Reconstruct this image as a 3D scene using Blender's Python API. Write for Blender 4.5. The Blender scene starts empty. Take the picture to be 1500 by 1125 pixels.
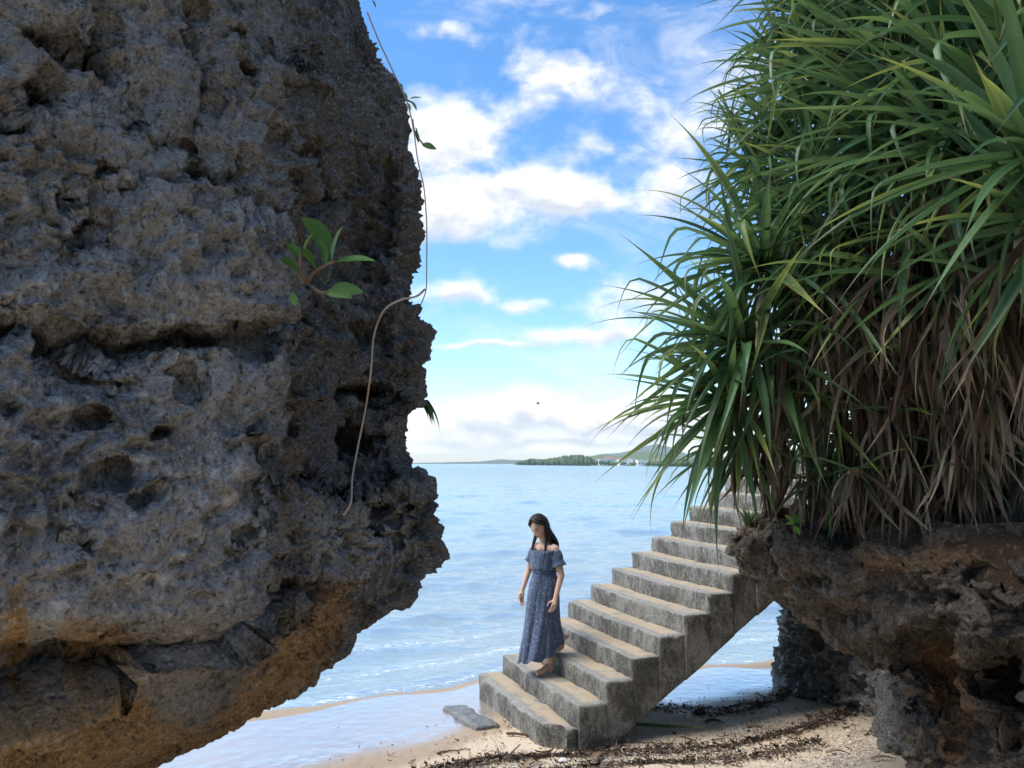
import bpy, bmesh, math, random
import numpy as np
from mathutils import Vector, Matrix

random.seed(7)
rng = np.random.default_rng(11)
scene = bpy.context.scene
COL = scene.collection
R = math.radians

# ------------------------------------------------------------------ camera
FPX, CX, CY, HOR = 1125.0, 750.0, 562.5, 679.0
CAM = np.array([0.0, 0.0, 2.5])
PITCH = math.atan((HOR - CY) / FPX)
cam = bpy.data.cameras.new('camera')
cam.sensor_width = 36.0
cam.lens = 27.0
cam.clip_start = 0.05
cam.clip_end = 30000
cam.dof.use_dof = True
cam.dof.focus_distance = 8.2
cam.dof.aperture_fstop = 11.0
cam_o = bpy.data.objects.new('camera', cam)
COL.objects.link(cam_o)
cam_o.location = CAM
cam_o.rotation_euler = (R(90) + PITCH, 0, 0)
scene.camera = cam_o

def ray(px, py):
    """direction of a photo pixel, scaled so that y = 1"""
    X = (px - CX) / FPX
    V = (CY - py) / FPX
    c, s = math.cos(PITCH), math.sin(PITCH)
    y = c - V * s
    return np.array([X / y, 1.0, (s + V * c) / y])

def at(px, py, d):
    return CAM + ray(px, py) * d

def to_px(P):
    P = np.asarray(P) - CAM
    c, s = math.cos(PITCH), math.sin(PITCH)
    d = P[..., 1] * c + P[..., 2] * s
    u = -P[..., 1] * s + P[..., 2] * c
    d = np.where(np.abs(d) < 1e-3, 1e-3, d)
    return CX + FPX * P[..., 0] / d, CY - FPX * u / d, d

# ------------------------------------------------------------------ exposure
scene.view_settings.view_transform = 'Standard'
scene.view_settings.look = 'None'
scene.view_settings.exposure = 1.15
scene.view_settings.gamma = 1.0
scene.cycles.max_bounces = 6
scene.cycles.diffuse_bounces = 2
scene.cycles.glossy_bounces = 2
scene.cycles.transparent_max_bounces = 12
scene.cycles.volume_bounces = 0
scene.cycles.use_denoising = True
scene.cycles.use_adaptive_sampling = True
scene.cycles.adaptive_threshold = 0.025
scene.cycles.sample_clamp_indirect = 6.0

# ------------------------------------------------------------------ node helpers
class NT:
    def __init__(self, tree):
        self.t = tree
        self.n = tree.nodes
        self.l = tree.links
    def node(self, typ, props=None, **ins):
        nd = self.n.new(typ)
        for k, v in (props or {}).items():
            setattr(nd, k, v)
        for k, v in ins.items():
            key = int(k[1:]) if k[0] == 'i' and k[1:].isdigit() else k.replace('_', ' ')
            self.set(nd, key, v)
        return nd
    def set(self, nd, key, v):
        sock = nd.inputs[key]
        if isinstance(v, bpy.types.NodeSocket):
            self.l.new(v, sock)
        elif isinstance(v, bpy.types.Node):
            self.l.new(v.outputs[0], sock)
        else:
            if isinstance(v, tuple) and len(v) == 3 and sock.type == 'RGBA':
                v = v + (1.0,)
            sock.default_value = v
    def math(self, op, a, b=0.0, c=0.0, clamp=False):
        nd = self.n.new('ShaderNodeMath')
        nd.operation = op
        nd.use_clamp = clamp
        for i, v in enumerate((a, b, c)):
            self.set(nd, i, v)
        return nd.outputs[0]
    def add(self, a, b): return self.math('ADD', a, b)
    def sub(self, a, b): return self.math('SUBTRACT', a, b)
    def mul(self, a, b): return self.math('MULTIPLY', a, b)
    def smooth(self, v, lo, hi, to0=0.0, to1=1.0):
        nd = self.n.new('ShaderNodeMapRange')
        nd.interpolation_type = 'SMOOTHSTEP'
        for i, x in enumerate((v, lo, hi, to0, to1)):
            self.set(nd, i, x)
        return nd.outputs[0]
    def noise(self, vec, scale, detail=4.0, rough=0.55, dist=0.0, lac=2.0, out=0):
        nd = self.node('ShaderNodeTexNoise')
        if vec is not None:
            self.set(nd, 'Vector', vec)
        self.set(nd, 'Scale', scale); self.set(nd, 'Detail', detail)
        self.set(nd, 'Roughness', rough); self.set(nd, 'Distortion', dist); self.set(nd, 'Lacunarity', lac)
        return nd.outputs[out]
    def voronoi(self, vec, scale, feature='F1', out='Distance', rand=1.0):
        nd = self.node('ShaderNodeTexVoronoi', {'feature': feature})
        self.set(nd, 'Vector', vec); self.set(nd, 'Scale', scale); self.set(nd, 'Randomness', rand)
        return nd.outputs[out]
    def mix(self, f, a, b):
        nd = self.n.new('ShaderNodeMix')
        nd.data_type = 'RGBA'
        self.set(nd, 0, f); self.set(nd, 6, a); self.set(nd, 7, b)
        return nd.outputs[2]
    def xyz(self, x, y, z):
        nd = self.n.new('ShaderNodeCombineXYZ')
        for i, v in enumerate((x, y, z)):
            self.set(nd, i, v)
        return nd.outputs[0]
    def sep(self, v):
        nd = self.n.new('ShaderNodeSeparateXYZ')
        self.set(nd, 0, v)
        return nd.outputs
    def vmul(self, v, s):
        nd = self.n.new('ShaderNodeVectorMath'); nd.operation = 'MULTIPLY'
        self.set(nd, 0, v); self.set(nd, 1, s)
        return nd.outputs[0]
    def vadd(self, v, s):
        nd = self.n.new('ShaderNodeVectorMath'); nd.operation = 'ADD'
        self.set(nd, 0, v); self.set(nd, 1, s)
        return nd.outputs[0]
    def ramp(self, f, stops):
        nd = self.n.new('ShaderNodeValToRGB')
        e = nd.color_ramp.elements
        while len(e) < len(stops):
            e.new(0.5)
        for el, (p, c) in zip(e, stops):
            el.position = p
            el.color = tuple(c) + (1.0,) if len(c) == 3 else c
        self.set(nd, 0, f)
        return nd.outputs[0]
    def attr(self, name, out='Fac'):
        nd = self.n.new('ShaderNodeAttribute')
        nd.attribute_name = name
        return nd.outputs[out]
    def bump(self, h, dist, strength=1.0, normal=None):
        nd = self.n.new('ShaderNodeBump')
        self.set(nd, 'Height', h); self.set(nd, 'Distance', dist); self.set(nd, 'Strength', strength)
        if normal is not None:
            self.set(nd, 'Normal', normal)
        return nd.outputs[0]

def new_mat(name):
    m = bpy.data.materials.new(name)
    m.use_nodes = True
    m.node_tree.nodes.clear()
    t = NT(m.node_tree)
    out = t.node('ShaderNodeOutputMaterial')
    return m, t, out

def principled(t, out, color, rough=0.8, normal=None, spec=0.4, **kw):
    b = t.node('ShaderNodeBsdfPrincipled')
    t.set(b, 'Base Color', color)
    t.set(b, 'Roughness', rough)
    t.set(b, 'Specular IOR Level', spec)
    if normal is not None:
        t.set(b, 'Normal', normal)
    for k, v in kw.items():
        t.set(b, k.replace('_', ' '), v)
    t.l.new(b.outputs[0], out.inputs[0])
    return b

# ------------------------------------------------------------------ world: sky and clouds
SUN_EL, SUN_AZ = 60.0, -95.0       # azimuth from +Y, towards -X is negative
world = bpy.data.worlds.new('World')
scene.world = world
world.use_nodes = True
wt = NT(world.node_tree)
wt.n.clear()
w_out = wt.node('ShaderNodeOutputWorld')
w_bg = wt.node('ShaderNodeBackground')
wt.l.new(w_bg.outputs[0], w_out.inputs[0])
sky = wt.node('ShaderNodeTexSky', {'sky_type': 'NISHITA', 'sun_disc': False, 'sun_elevation': R(SUN_EL),
              'sun_rotation': R(SUN_AZ), 'altitude': 0.0, 'air_density': 1.0, 'dust_density': 0.3, 'ozone_density': 2.5})
tc = wt.node('ShaderNodeTexCoord')
D3 = tc.outputs['Generated']
sx, sy, sz = wt.sep(D3)
ysafe = wt.math('MAXIMUM', sy, 0.12)
U = wt.math('DIVIDE', sx, ysafe)
V = wt.math('DIVIDE', sz, ysafe)
# cloud banks: (photo px, photo py, half width, half height, weight)
BLOBS = [(800, 105, 62, 28, .8), (890, 150, 66, 28, .62), (672, 180, 62, 34, .95), (628, 215, 30, 44, .6), (872, 215, 44, 24, .55),
         (785, 268, 74, 24, 1.1), (680, 318, 82, 34, 1.1), (860, 290, 48, 18, .8), (985, 280, 44, 32, .75), (1010, 200, 50, 40, .55),
         (1050, 100, 70, 30, .5), (840, 381, 30, 9, .8), (672, 428, 42, 15, .95), (770, 446, 34, 8, .75), (950, 436, 66, 26, 1.0),
         (850, 494, 72, 14, .95), (715, 510, 55, 6, .75), (775, 597, 58, 24, 1.25), (690, 618, 44, 18, 1.0),
         (870, 612, 44, 18, 1.0), (985, 618, 70, 26, 1.1), (760, 648, 170, 9, .75), (655, 45, 44, 16, .55), (860, 12, 80, 14, .5),
         (300, 300, 200, 120, .7), (1350, 520, 160, 80, .9), (1300, 100, 160, 90, .6)]
p3 = wt.xyz(U, V, 0.0)
wv = wt.noise(p3, 7.5, 3.0, 0.6, out=1)
q3 = wt.vadd(p3, wt.vmul(wt.vadd(wv, (-0.5, -0.5, -0.5)), (0.11, 0.065, 0.0)))
def vnode(op, a, b, c=None):
    nd = wt.n.new('ShaderNodeVectorMath'); nd.operation = op
    wt.set(nd, 0, a); wt.set(nd, 1, b)
    if c is not None: wt.set(nd, 2, c)
    return nd.outputs['Value'] if op == 'DOT_PRODUCT' else nd.outputs[0]
acc, gvec = 0.0, (0.0, 0.0, 0.0)
for (px, py, a, b, w) in BLOBS:
    r_ = ray(px, py)
    dq = vnode('MULTIPLY_ADD', q3, (FPX / a, FPX / b, 0.0), (-float(r_[0]) * FPX / a, -float(r_[2]) * FPX / b, 0.0))
    e = wt.math('POWER', 0.606, vnode('DOT_PRODUCT', dq, dq))
    acc = wt.math('MULTIPLY_ADD', e, w, acc)
    gvec = vnode('MULTIPLY_ADD', dq, e, gvec)
grad = wt.sep(gvec)[1]
acc = wt.math('MINIMUM', acc, 1.1)
# the same kind of cloud goes on round the rest of the sky
side = wt.smooth(sy, 0.35, 0.65)
gz = wt.add(wt.math('ABSOLUTE', sz), 0.22)
gp = wt.xyz(wt.math('DIVIDE', sx, gz), wt.math('DIVIDE', sy, gz), 0.0)
gen = wt.smooth(wt.noise(gp, 1.1, 3.0, 0.5), 0.42, 0.74)
cov = wt.add(wt.mul(acc, side), wt.mul(gen, wt.sub(1.0, side)))
def fine(dz):
    return wt.noise(wt.vmul(wt.xyz(U, wt.add(V, dz), 0.0), (1.0, 1.35, 1.0)), 12.0, 7.0, 0.58, 0.2)
f0, f1 = fine(0.0), fine(0.018)
d0 = wt.math('MULTIPLY_ADD', cov, 0.95, wt.math('MULTIPLY_ADD', f0, 1.5, -0.75))
veil = wt.mul(wt.smooth(wt.noise(wt.vmul(wt.xyz(U, V, 3.0), (1.0, 1.8, 1.0)), 4.5, 6.0, 0.62, 0.6), 0.46, 0.76), 0.55)
cl = wt.math('MAXIMUM', wt.smooth(d0, 0.22, 0.92), veil)
slope_ = wt.math('MULTIPLY_ADD', wt.sub(f0, f1), 1.3, wt.mul(wt.mul(grad, side), 0.30))
lit = wt.smooth(slope_, -0.30, 0.12)
thick = wt.smooth(d0, 0.6, 1.3)
shade = wt.math('MULTIPLY_ADD', lit, 0.13, wt.math('MULTIPLY_ADD', thick, -0.03, 0.435))
cloud_col = wt.mix(lit, (0.82, 0.875, 0.98), (1.0, 0.99, 0.98))
cloud_col = wt.vmul(cloud_col, shade)
sky_sat = wt.node('ShaderNodeHueSaturation', Saturation=1.25, Value=1.0, Color=sky.outputs[0])
sky_s = wt.vmul(sky_sat.outputs[0], (0.118, 0.118, 0.118))
low = wt.smooth(sz, 0.0, 0.03)
wt.set(w_bg, 'Color', wt.mix(wt.mul(wt.mul(cl, low), 0.96), sky_s, cloud_col))
wt.set(w_bg, 'Strength', 1.0)

# ------------------------------------------------------------------ sun (behind thin cloud)
sun = bpy.data.lights.new('sun', 'SUN')
sun.energy = 2.2
sun.angle = R(42)
sun.color = (1.0, 0.95, 0.87)
sun_o = bpy.data.objects.new('sun', sun)
COL.objects.link(sun_o)
sd = Vector((math.sin(R(SUN_AZ)) * math.cos(R(SUN_EL)), math.cos(R(SUN_AZ)) * math.cos(R(SUN_EL)), math.sin(R(SUN_EL))))
sun_o.rotation_euler = sd.to_track_quat('Z', 'Y').to_euler()
sun_o.location = (-20, 10, 30)

# ------------------------------------------------------------------ numpy noise
def _hash(ix, iy, iz, seed):
    h = (ix.astype(np.uint32) * np.uint32(374761393) + iy.astype(np.uint32) * np.uint32(668265263)
         + iz.astype(np.uint32) * np.uint32(2147483647) + np.uint32((seed * 1274126177) & 0xffffffff))
    h = (h ^ (h >> np.uint32(13))) * np.uint32(1274126177)
    h = (h ^ (h >> np.uint32(15))) * np.uint32(2246822519)
    return h ^ (h >> np.uint32(16))

def vnoise(P, seed=0):
    P = P.astype(np.float32)
    i = np.floor(P)
    f = P - i
    f = f * f * f * (f * (f * 6 - 15) + 10)
    i = i.astype(np.int64)
    o = 0
    for dx in (0, 1):
        wx = f[:, 0] if dx else 1 - f[:, 0]
        for dy in (0, 1):
            wy = f[:, 1] if dy else 1 - f[:, 1]
            for dz in (0, 1):
                wz = f[:, 2] if dz else 1 - f[:, 2]
                o = o + wx * wy * wz * (_hash(i[:, 0] + dx, i[:, 1] + dy, i[:, 2] + dz, seed).astype(np.float32) / 4294967295.0)
    return o * 2 - 1

def fbm(P, octaves=4, gain=0.5, seed=0, ridged=False):
    o, a, s = 0, 1.0, 0
    for k in range(octaves):
        n = vnoise(P * (2.03 ** k) + 17.3 * k, seed + k)
        if ridged:
            n = 1 - 2 * np.abs(n)
        o = o + a * n
        s += a
        a *= gain
    return o / s

def worley(P, seed=0):
    """F1 distance and the random value of the nearest cell"""
    P = P.astype(np.float32)
    i = np.floor(P).astype(np.int64)
    best = np.full(len(P), 9.0, np.float32)
    bid = np.zeros(len(P), np.float32)
    for dx in (-1, 0, 1):
        for dy in (-1, 0, 1):
            for dz in (-1, 0, 1):
                cx, cy, cz = i[:, 0] + dx, i[:, 1] + dy, i[:, 2] + dz
                h = _hash(cx, cy, cz, seed)
                ox = (h & np.uint32(1023)).astype(np.float32) / 1023
                oy = ((h >> np.uint32(10)) & np.uint32(1023)).astype(np.float32) / 1023
                oz = ((h >> np.uint32(20)) & np.uint32(1023)).astype(np.float32) / 1023
                d = (cx + ox - P[:, 0]) ** 2 + (cy + oy - P[:, 1]) ** 2 + (cz + oz - P[:, 2]) ** 2
                m = d < best
                best = np.where(m, d, best)
                bid = np.where(m, ((h * np.uint32(2654435761)) >> np.uint32(8)).astype(np.float32) / 16777216.0, bid)
    return np.sqrt(best), bid

def sstep(x, a, b):
    t = np.clip((x - a) / (b - a), 0, 1)
    return t * t * (3 - 2 * t)

# ------------------------------------------------------------------ mesh helpers
def mesh_np(name, verts, faces, smooth=True):
    """verts (n,3); faces (m,4) or (m,3) array"""
    me = bpy.data.meshes.new(name)
    verts = np.ascontiguousarray(verts, np.float32)
    faces = np.ascontiguousarray(faces, np.int32)
    k = faces.shape[1]
    me.vertices.add(len(verts))
    me.vertices.foreach_set('co', verts.ravel())
    me.loops.add(faces.size)
    me.loops.foreach_set('vertex_index', faces.ravel())
    me.polygons.add(len(faces))
    me.polygons.foreach_set('loop_start', np.arange(0, faces.size, k, dtype=np.int32))
    me.polygons.foreach_set('use_smooth', np.full(len(faces), smooth))
    me.update()
    me.validate()
    return me

def fattr(me, name, arr):
    a = me.attributes.new(name, 'FLOAT', 'POINT')
    a.data.foreach_set('value', np.ascontiguousarray(arr, np.float32))

def link(name, me, mat=None, parent=None):
    o = bpy.data.objects.new(name, me)
    COL.objects.link(o)
    if mat is not None and me is not None and not me.materials:
        me.materials.append(mat)
    if parent is not None:
        o.parent = parent
    return o

def tag(o, label=None, cat=None, group=None, kind=None):
    if label: o['label'] = label
    if cat: o['category'] = cat
    if group: o['group'] = group
    if kind: o['kind'] = kind
    return o

def empty(name, loc=(0, 0, 0), rz=0.0):
    o = bpy.data.objects.new(name, None)
    COL.objects.link(o)
    o.location = loc
    o.rotation_euler = (0, 0, rz)
    o.empty_display_size = 0.1
    return o

def grid_faces(nv, nu, wrap=False):
    idx = np.arange(nv * nu).reshape(nv, nu)
    if wrap:
        idx = np.concatenate([idx, idx[:, :1]], 1)
    a, b, c, d = idx[:-1, :-1], idx[:-1, 1:], idx[1:, 1:], idx[1:, :-1]
    return np.stack([a, b, c, d], -1).reshape(-1, 4)

def catmull(P, n, closed=False, weights=None):
    """resample control points; weights = relative sample density for every segment"""
    P = np.asarray(P, float)
    k = len(P)
    segs = k if closed else k - 1
    w = np.ones(segs) if weights is None else np.asarray(weights, float)
    cum = np.concatenate([[0], np.cumsum(w)])
    s = np.linspace(0, cum[-1], n, endpoint=not closed)
    si = np.clip(np.searchsorted(cum, s, side='right') - 1, 0, segs - 1)
    t = ((s - cum[si]) / w[si])[:, None]
    def g(i):
        return P[i % k] if closed else P[np.clip(i, 0, k - 1)]
    a, b, c, d = g(si - 1), g(si), g(si + 1), g(si + 2)
    return 0.5 * ((2 * b) + (c - a) * t + (2 * a - 5 * b + 4 * c - d) * t * t + (3 * b - a - 3 * c + d) * t ** 3)

def vert_normals(V, F):
    n = np.zeros_like(V)
    fn = np.cross(V[F[:, 2]] - V[F[:, 0]], V[F[:, 3 if F.shape[1] == 4 else 1]] - V[F[:, 1 if F.shape[1] == 4 else 0]])
    for k in range(F.shape[1]):
        for c in range(3):
            n[:, c] += np.bincount(F[:, k], fn[:, c], len(V))
    return n / (np.linalg.norm(n, axis=1, keepdims=True) + 1e-9)

def tube(points, radii, sides=8, cap=True):
    P = np.asarray(points, float)
    r = np.broadcast_to(np.asarray(radii, float), (len(P),))
    T = np.gradient(P, axis=0)
    T /= np.linalg.norm(T, axis=1, keepdims=True) + 1e-9
    ref = np.array([0.31, 0.22, 0.92]) if abs(T[0, 2]) < 0.9 else np.array([0.95, 0.2, 0.1])
    V = []
    N = ref
    for i in range(len(P)):
        N = N - T[i] * (N @ T[i]); N /= np.linalg.norm(N) + 1e-9
        B = np.cross(T[i], N)
        a = np.linspace(0, 2 * np.pi, sides, endpoint=False)
        V.append(P[i] + r[i] * (np.cos(a)[:, None] * N + np.sin(a)[:, None] * B))
    V = np.concatenate(V)
    F = grid_faces(len(P), sides, True)
    return V, F

def merge(parts):
    Vs, Fs, o = [], [], 0
    for V, F in parts:
        Vs.append(V); Fs.append(F + o); o += len(V)
    return np.concatenate(Vs), np.concatenate(Fs)

def poly_sdf(px, py, poly):
    """signed distance to a polygon, positive inside"""
    poly = np.asarray(poly, float)
    d = np.full(px.shape, 1e9)
    inside = np.zeros(px.shape, bool)
    n = len(poly)
    for i in range(n):
        x0, y0 = poly[i]; x1, y1 = poly[(i + 1) % n]
        ex, ey = x1 - x0, y1 - y0
        t = np.clip(((px - x0) * ex + (py - y0) * ey) / (ex * ex + ey * ey), 0, 1)
        d = np.minimum(d, np.hypot(px - x0 - t * ex, py - y0 - t * ey))
        if y0 != y1:
            c = ((y0 > py) != (y1 > py)) & (px < (x1 - x0) * (py - y0) / (y1 - y0) + x0)
            inside ^= c
    return np.where(inside, d, -d)

def line_dist(px, py, line):
    line = np.asarray(line, float)
    d = np.full(px.shape, 1e9)
    for (x0, y0), (x1, y1) in zip(line[:-1], line[1:]):
        ex, ey = x1 - x0, y1 - y0
        t = np.clip(((px - x0) * ex + (py - y0) * ey) / (ex * ex + ey * ey), 0, 1)
        d = np.minimum(d, np.hypot(px - x0 - t * ex, py - y0 - t * ey))
    return d

# ================================================================== materials of the ground
def sand_material():
    m, t, out = new_mat('sand')
    geo = t.node('ShaderNodeNewGeometry')
    P = geo.outputs['Position']
    wet = t.attr('wet'); film = t.attr('film')
    n1 = t.noise(P, 2.2, 4, 0.6)
    n2 = t.noise(P, 90.0, 3, 0.7)
    n3 = t.noise(P, 350.0, 2, 0.7)
    dry = t.mix(n1, (0.52, 0.41, 0.285), (0.64, 0.525, 0.385))
    dry = t.mix(t.smooth(n2, 0.62, 0.72), dry, (0.62, 0.53, 0.42))
    dry = t.mix(t.smooth(n3, 0.66, 0.72), dry, (0.10, 0.075, 0.06))
    wetc = t.mix(n1, (0.33, 0.245, 0.16), (0.40, 0.30, 0.20))
    wn = t.add(wet, t.mul(t.sub(n1, 0.5), 0.5))
    wf = t.smooth(wn, 0.25, 0.75)
    col = t.mix(wf, dry, wetc)
    col = t.mix(t.attr('under'), col, (0.50, 0.43, 0.335))
    fn = t.smooth(t.add(film, t.mul(t.sub(t.noise(P, 1.3, 3, 0.5), 0.5), 0.5)), 0.25, 0.85)
    rough = t.math('MULTIPLY_ADD', wf, -0.35, 0.92)
    bumpn = t.bump(t.add(t.noise(P, 14.0, 5, 0.65), t.mul(n2, 0.25)), 0.012, t.math('MULTIPLY_ADD', wf, -0.6, 0.9))
    a = t.node('ShaderNodeBsdfPrincipled')
    t.set(a, 'Base Color', col); t.set(a, 'Roughness', rough); t.set(a, 'Normal', bumpn); t.set(a, 'Specular IOR Level', 0.25)
    # a thin sheet of water left by the last wave lies on the wet sand
    g = t.node('ShaderNodeBsdfGlossy')
    t.set(g, 'Color', (0.95, 0.97, 1.0)); t.set(g, 'Roughness', 0.24)
    fb = t.bump(t.noise(t.vmul(P, (1.0, 2.2, 1.0)), 3.0, 3, 0.55), 0.02, 0.07)
    t.set(g, 'Normal', fb)
    fr = t.node('ShaderNodeFresnel', IOR=1.36)
    t.set(fr, 'Normal', fb)
    frr = t.math('MULTIPLY_ADD', fr.outputs[0], 1.7, 0.26, clamp=True)
    mx = t.node('ShaderNodeMixShader')
    t.set(mx, 0, t.mul(fn, frr)); t.l.new(a.outputs[0], mx.inputs[1]); t.l.new(g.outputs[0], mx.inputs[2])
    t.l.new(mx.outputs[0], out.inputs[0])
    return m

def water_material():
    m, t, out = new_mat('sea_water')
    geo = t.node('ShaderNodeNewGeometry')
    P = geo.outputs['Position']
    depth = t.attr('depth')
    x, y, z = t.sep(P)
    far = t.smooth(y, 30.0, 500.0)
    rip = t.noise(t.vmul(P, (1.0, 2.6, 1.0)), 3.4, 5, 0.62, 0.5)
    rip2 = t.noise(t.vmul(P, (1.0, 2.0, 1.0)), 9.0, 3, 0.6, 0.3)
    h = t.add(rip, t.mul(rip2, 0.22))
    nb = t.bump(h, t.math('MULTIPLY_ADD', far, 0.8, 0.075), 0.5)
    fac = t.math('SUBTRACT', 1.0, t.math('EXPONENT', t.mul(depth, -2.2)), clamp=True)
    big = t.noise(t.vmul(P, (0.25, 1.0, 1.0)), 0.035, 3, 0.5)
    deep = t.mix(big, (0.215, 0.375, 0.385), (0.275, 0.435, 0.42))
    shallow = (0.36, 0.47, 0.43)
    body = t.mix(t.smooth(depth, 0.2, 1.6), shallow, deep)
    dif = t.node('ShaderNodeBsdfDiffuse', Color=body)
    tr = t.node('ShaderNodeBsdfTransparent', Color=(0.82, 0.95, 0.96))
    b = t.node('ShaderNodeMixShader')
    t.set(b, 0, fac); t.l.new(tr.outputs[0], b.inputs[1]); t.l.new(dif.outputs[0], b.inputs[2])
    gl = t.node('ShaderNodeBsdfGlossy', Color=(0.97, 0.98, 1.0))
    t.set(gl, 'Roughness', t.math('MULTIPLY_ADD', far, 0.14, 0.045)); t.set(gl, 'Normal', nb)
    fr = t.node('ShaderNodeFresnel', IOR=1.34); t.set(fr, 'Normal', nb)
    mx = t.node('ShaderNodeMixShader')
    t.set(mx, 0, t.math('MULTIPLY', fr.outputs[0], 0.64, clamp=True)); t.l.new(b.outputs[0], mx.inputs[1]); t.l.new(gl.outputs[0], mx.inputs[2])
    # foam: broken thin lines along the last wavelets
    foam = t.attr('foam')
    fnz = t.noise(t.vmul(P, (1.0, 1.6, 1.0)), 11.0, 6, 0.7, 0.5)
    ff = t.mul(t.smooth(fnz, 0.49, 0.66), foam)
    fo = t.node('ShaderNodeBsdfDiffuse', Color=(0.86, 0.88, 0.88))
    m2 = t.node('ShaderNodeMixShader')
    t.set(m2, 0, ff); t.l.new(mx.outputs[0], m2.inputs[1]); t.l.new(fo.outputs[0], m2.inputs[2])
    t.l.new(m2.outputs[0], out.inputs[0])
    return m

# ================================================================== beach and sea bed: one sheet
SHORE = np.array([(-400, -40), (-60, -18), (-16, -1), (-8, 4.6), (-4, 7.2), (-2.1, 8.55), (-.25, 9.8), (1.2, 10.1), (3, 10.2), (4.5, 10.6), (8, 12), (30, 18), (400, 60)])
WATER_Z = -0.085
def shore_s(x, y):
    """metres inland of the water's edge (negative in the sea)"""
    ys = np.interp(x, SHORE[:, 0], SHORE[:, 1])
    wob = 0.10 * np.sin(x * 2.1 + 0.6) + 0.06 * np.sin(x * 4.7 + 2.0)
    return (ys + wob - y) * 0.86
def sand_z(x, y):
    x = np.asarray(x, float); y = np.asarray(y, float)
    s = shore_s(x, y)
    z = np.where(s > 0, WATER_Z + 0.036 * np.minimum(s, 3.0) + 0.16 * np.maximum(s - 3.0, 0) - 0.10 * np.maximum(s - 9, 0), WATER_Z + 0.055 * s)
    z = np.maximum(z, WATER_Z - 2.6 + 0.004 * np.maximum(s, -400))
    z = np.minimum(z, 3.0)
    z = z + 0.10 * np.exp(-(((x - 3.3) / 0.8) ** 2 + ((y - 6.0) / 0.9) ** 2)) + 0.05 * np.exp(-(((x - 2.2) / 1.2) ** 2 + ((y - 6.2) / 0.5) ** 2))
    return z

def axis(dense_lo, dense_hi, step, lo, hi, growth=1.16):
    a = list(np.arange(dense_lo, dense_hi, step))
    d, s = dense_hi, step
    while d < hi:
        a.append(d); s *= growth; d += s
    a.append(hi)
    b, d, s = [], dense_lo, step
    while True:
        s *= growth; d -= s
        if d < lo: break
        b.append(d)
    return np.array([lo] + b[::-1] + a)

def build_ground():
    xs = axis(-3.2, 4.6, 0.022, -9000, 9000)
    ys = axis(5.0, 10.6, 0.02, -300, 9000)
    X, Y = np.meshgrid(xs, ys)
    x, y = X.ravel(), Y.ravel()
    z = sand_z(x, y)
    s = shore_s(x, y)
    near = (np.abs(x) < 12) & (y < 20) & (y > -4)
    P = np.stack([x, y, np.zeros_like(x)], 1)
    nz = np.zeros_like(x)
    dryf = sstep(s[near], 1.1, 2.2)
    Pn = P[near]
    nz[near] = (0.012 * fbm(Pn * 2.5, 3, .5, 3) + 0.010 * fbm(Pn * 11, 3, .5, 8)) * (0.25 + 0.75 * dryf)
    w1, i1 = worley(Pn * np.array([2.6, 2.6, 0]) + np.array([0, 0, 0.5]), 5)
    nz[near] -= dryf * (i1 > 0.62) * 0.018 * sstep(w1, 0.36, 0.05)
    z = z + nz
    me = mesh_np('beach', np.stack([x, y, z], 1), grid_faces(len(ys), len(xs)))
    wet = np.clip(1 - sstep(s, 1.3, 2.3), 0, 1)
    # the swash has run further up on the open side than under the stairs
    up = np.interp(x, [-6, -2, -0.5, 0.6, 1.4, 3, 5], [2.0, 1.95, 1.8, 1.5, 1.5, 1.2, 0.9])
    film = sstep(s + .08 * np.sin(x * 3.1), 0.10, 0.26) * (1 - sstep(s, up - 0.6, up + 0.4))
    wet = np.maximum(wet, 1 - sstep(s, up, up + 0.7))
    fattr(me, 'wet', wet); fattr(me, 'film', film); fattr(me, 'under', sstep(-s, -0.05, 0.3))
    o = link('beach', me, sand_material())
    tag(o, 'pale coral sand beach, wet and shining along the water', kind='structure')

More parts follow.
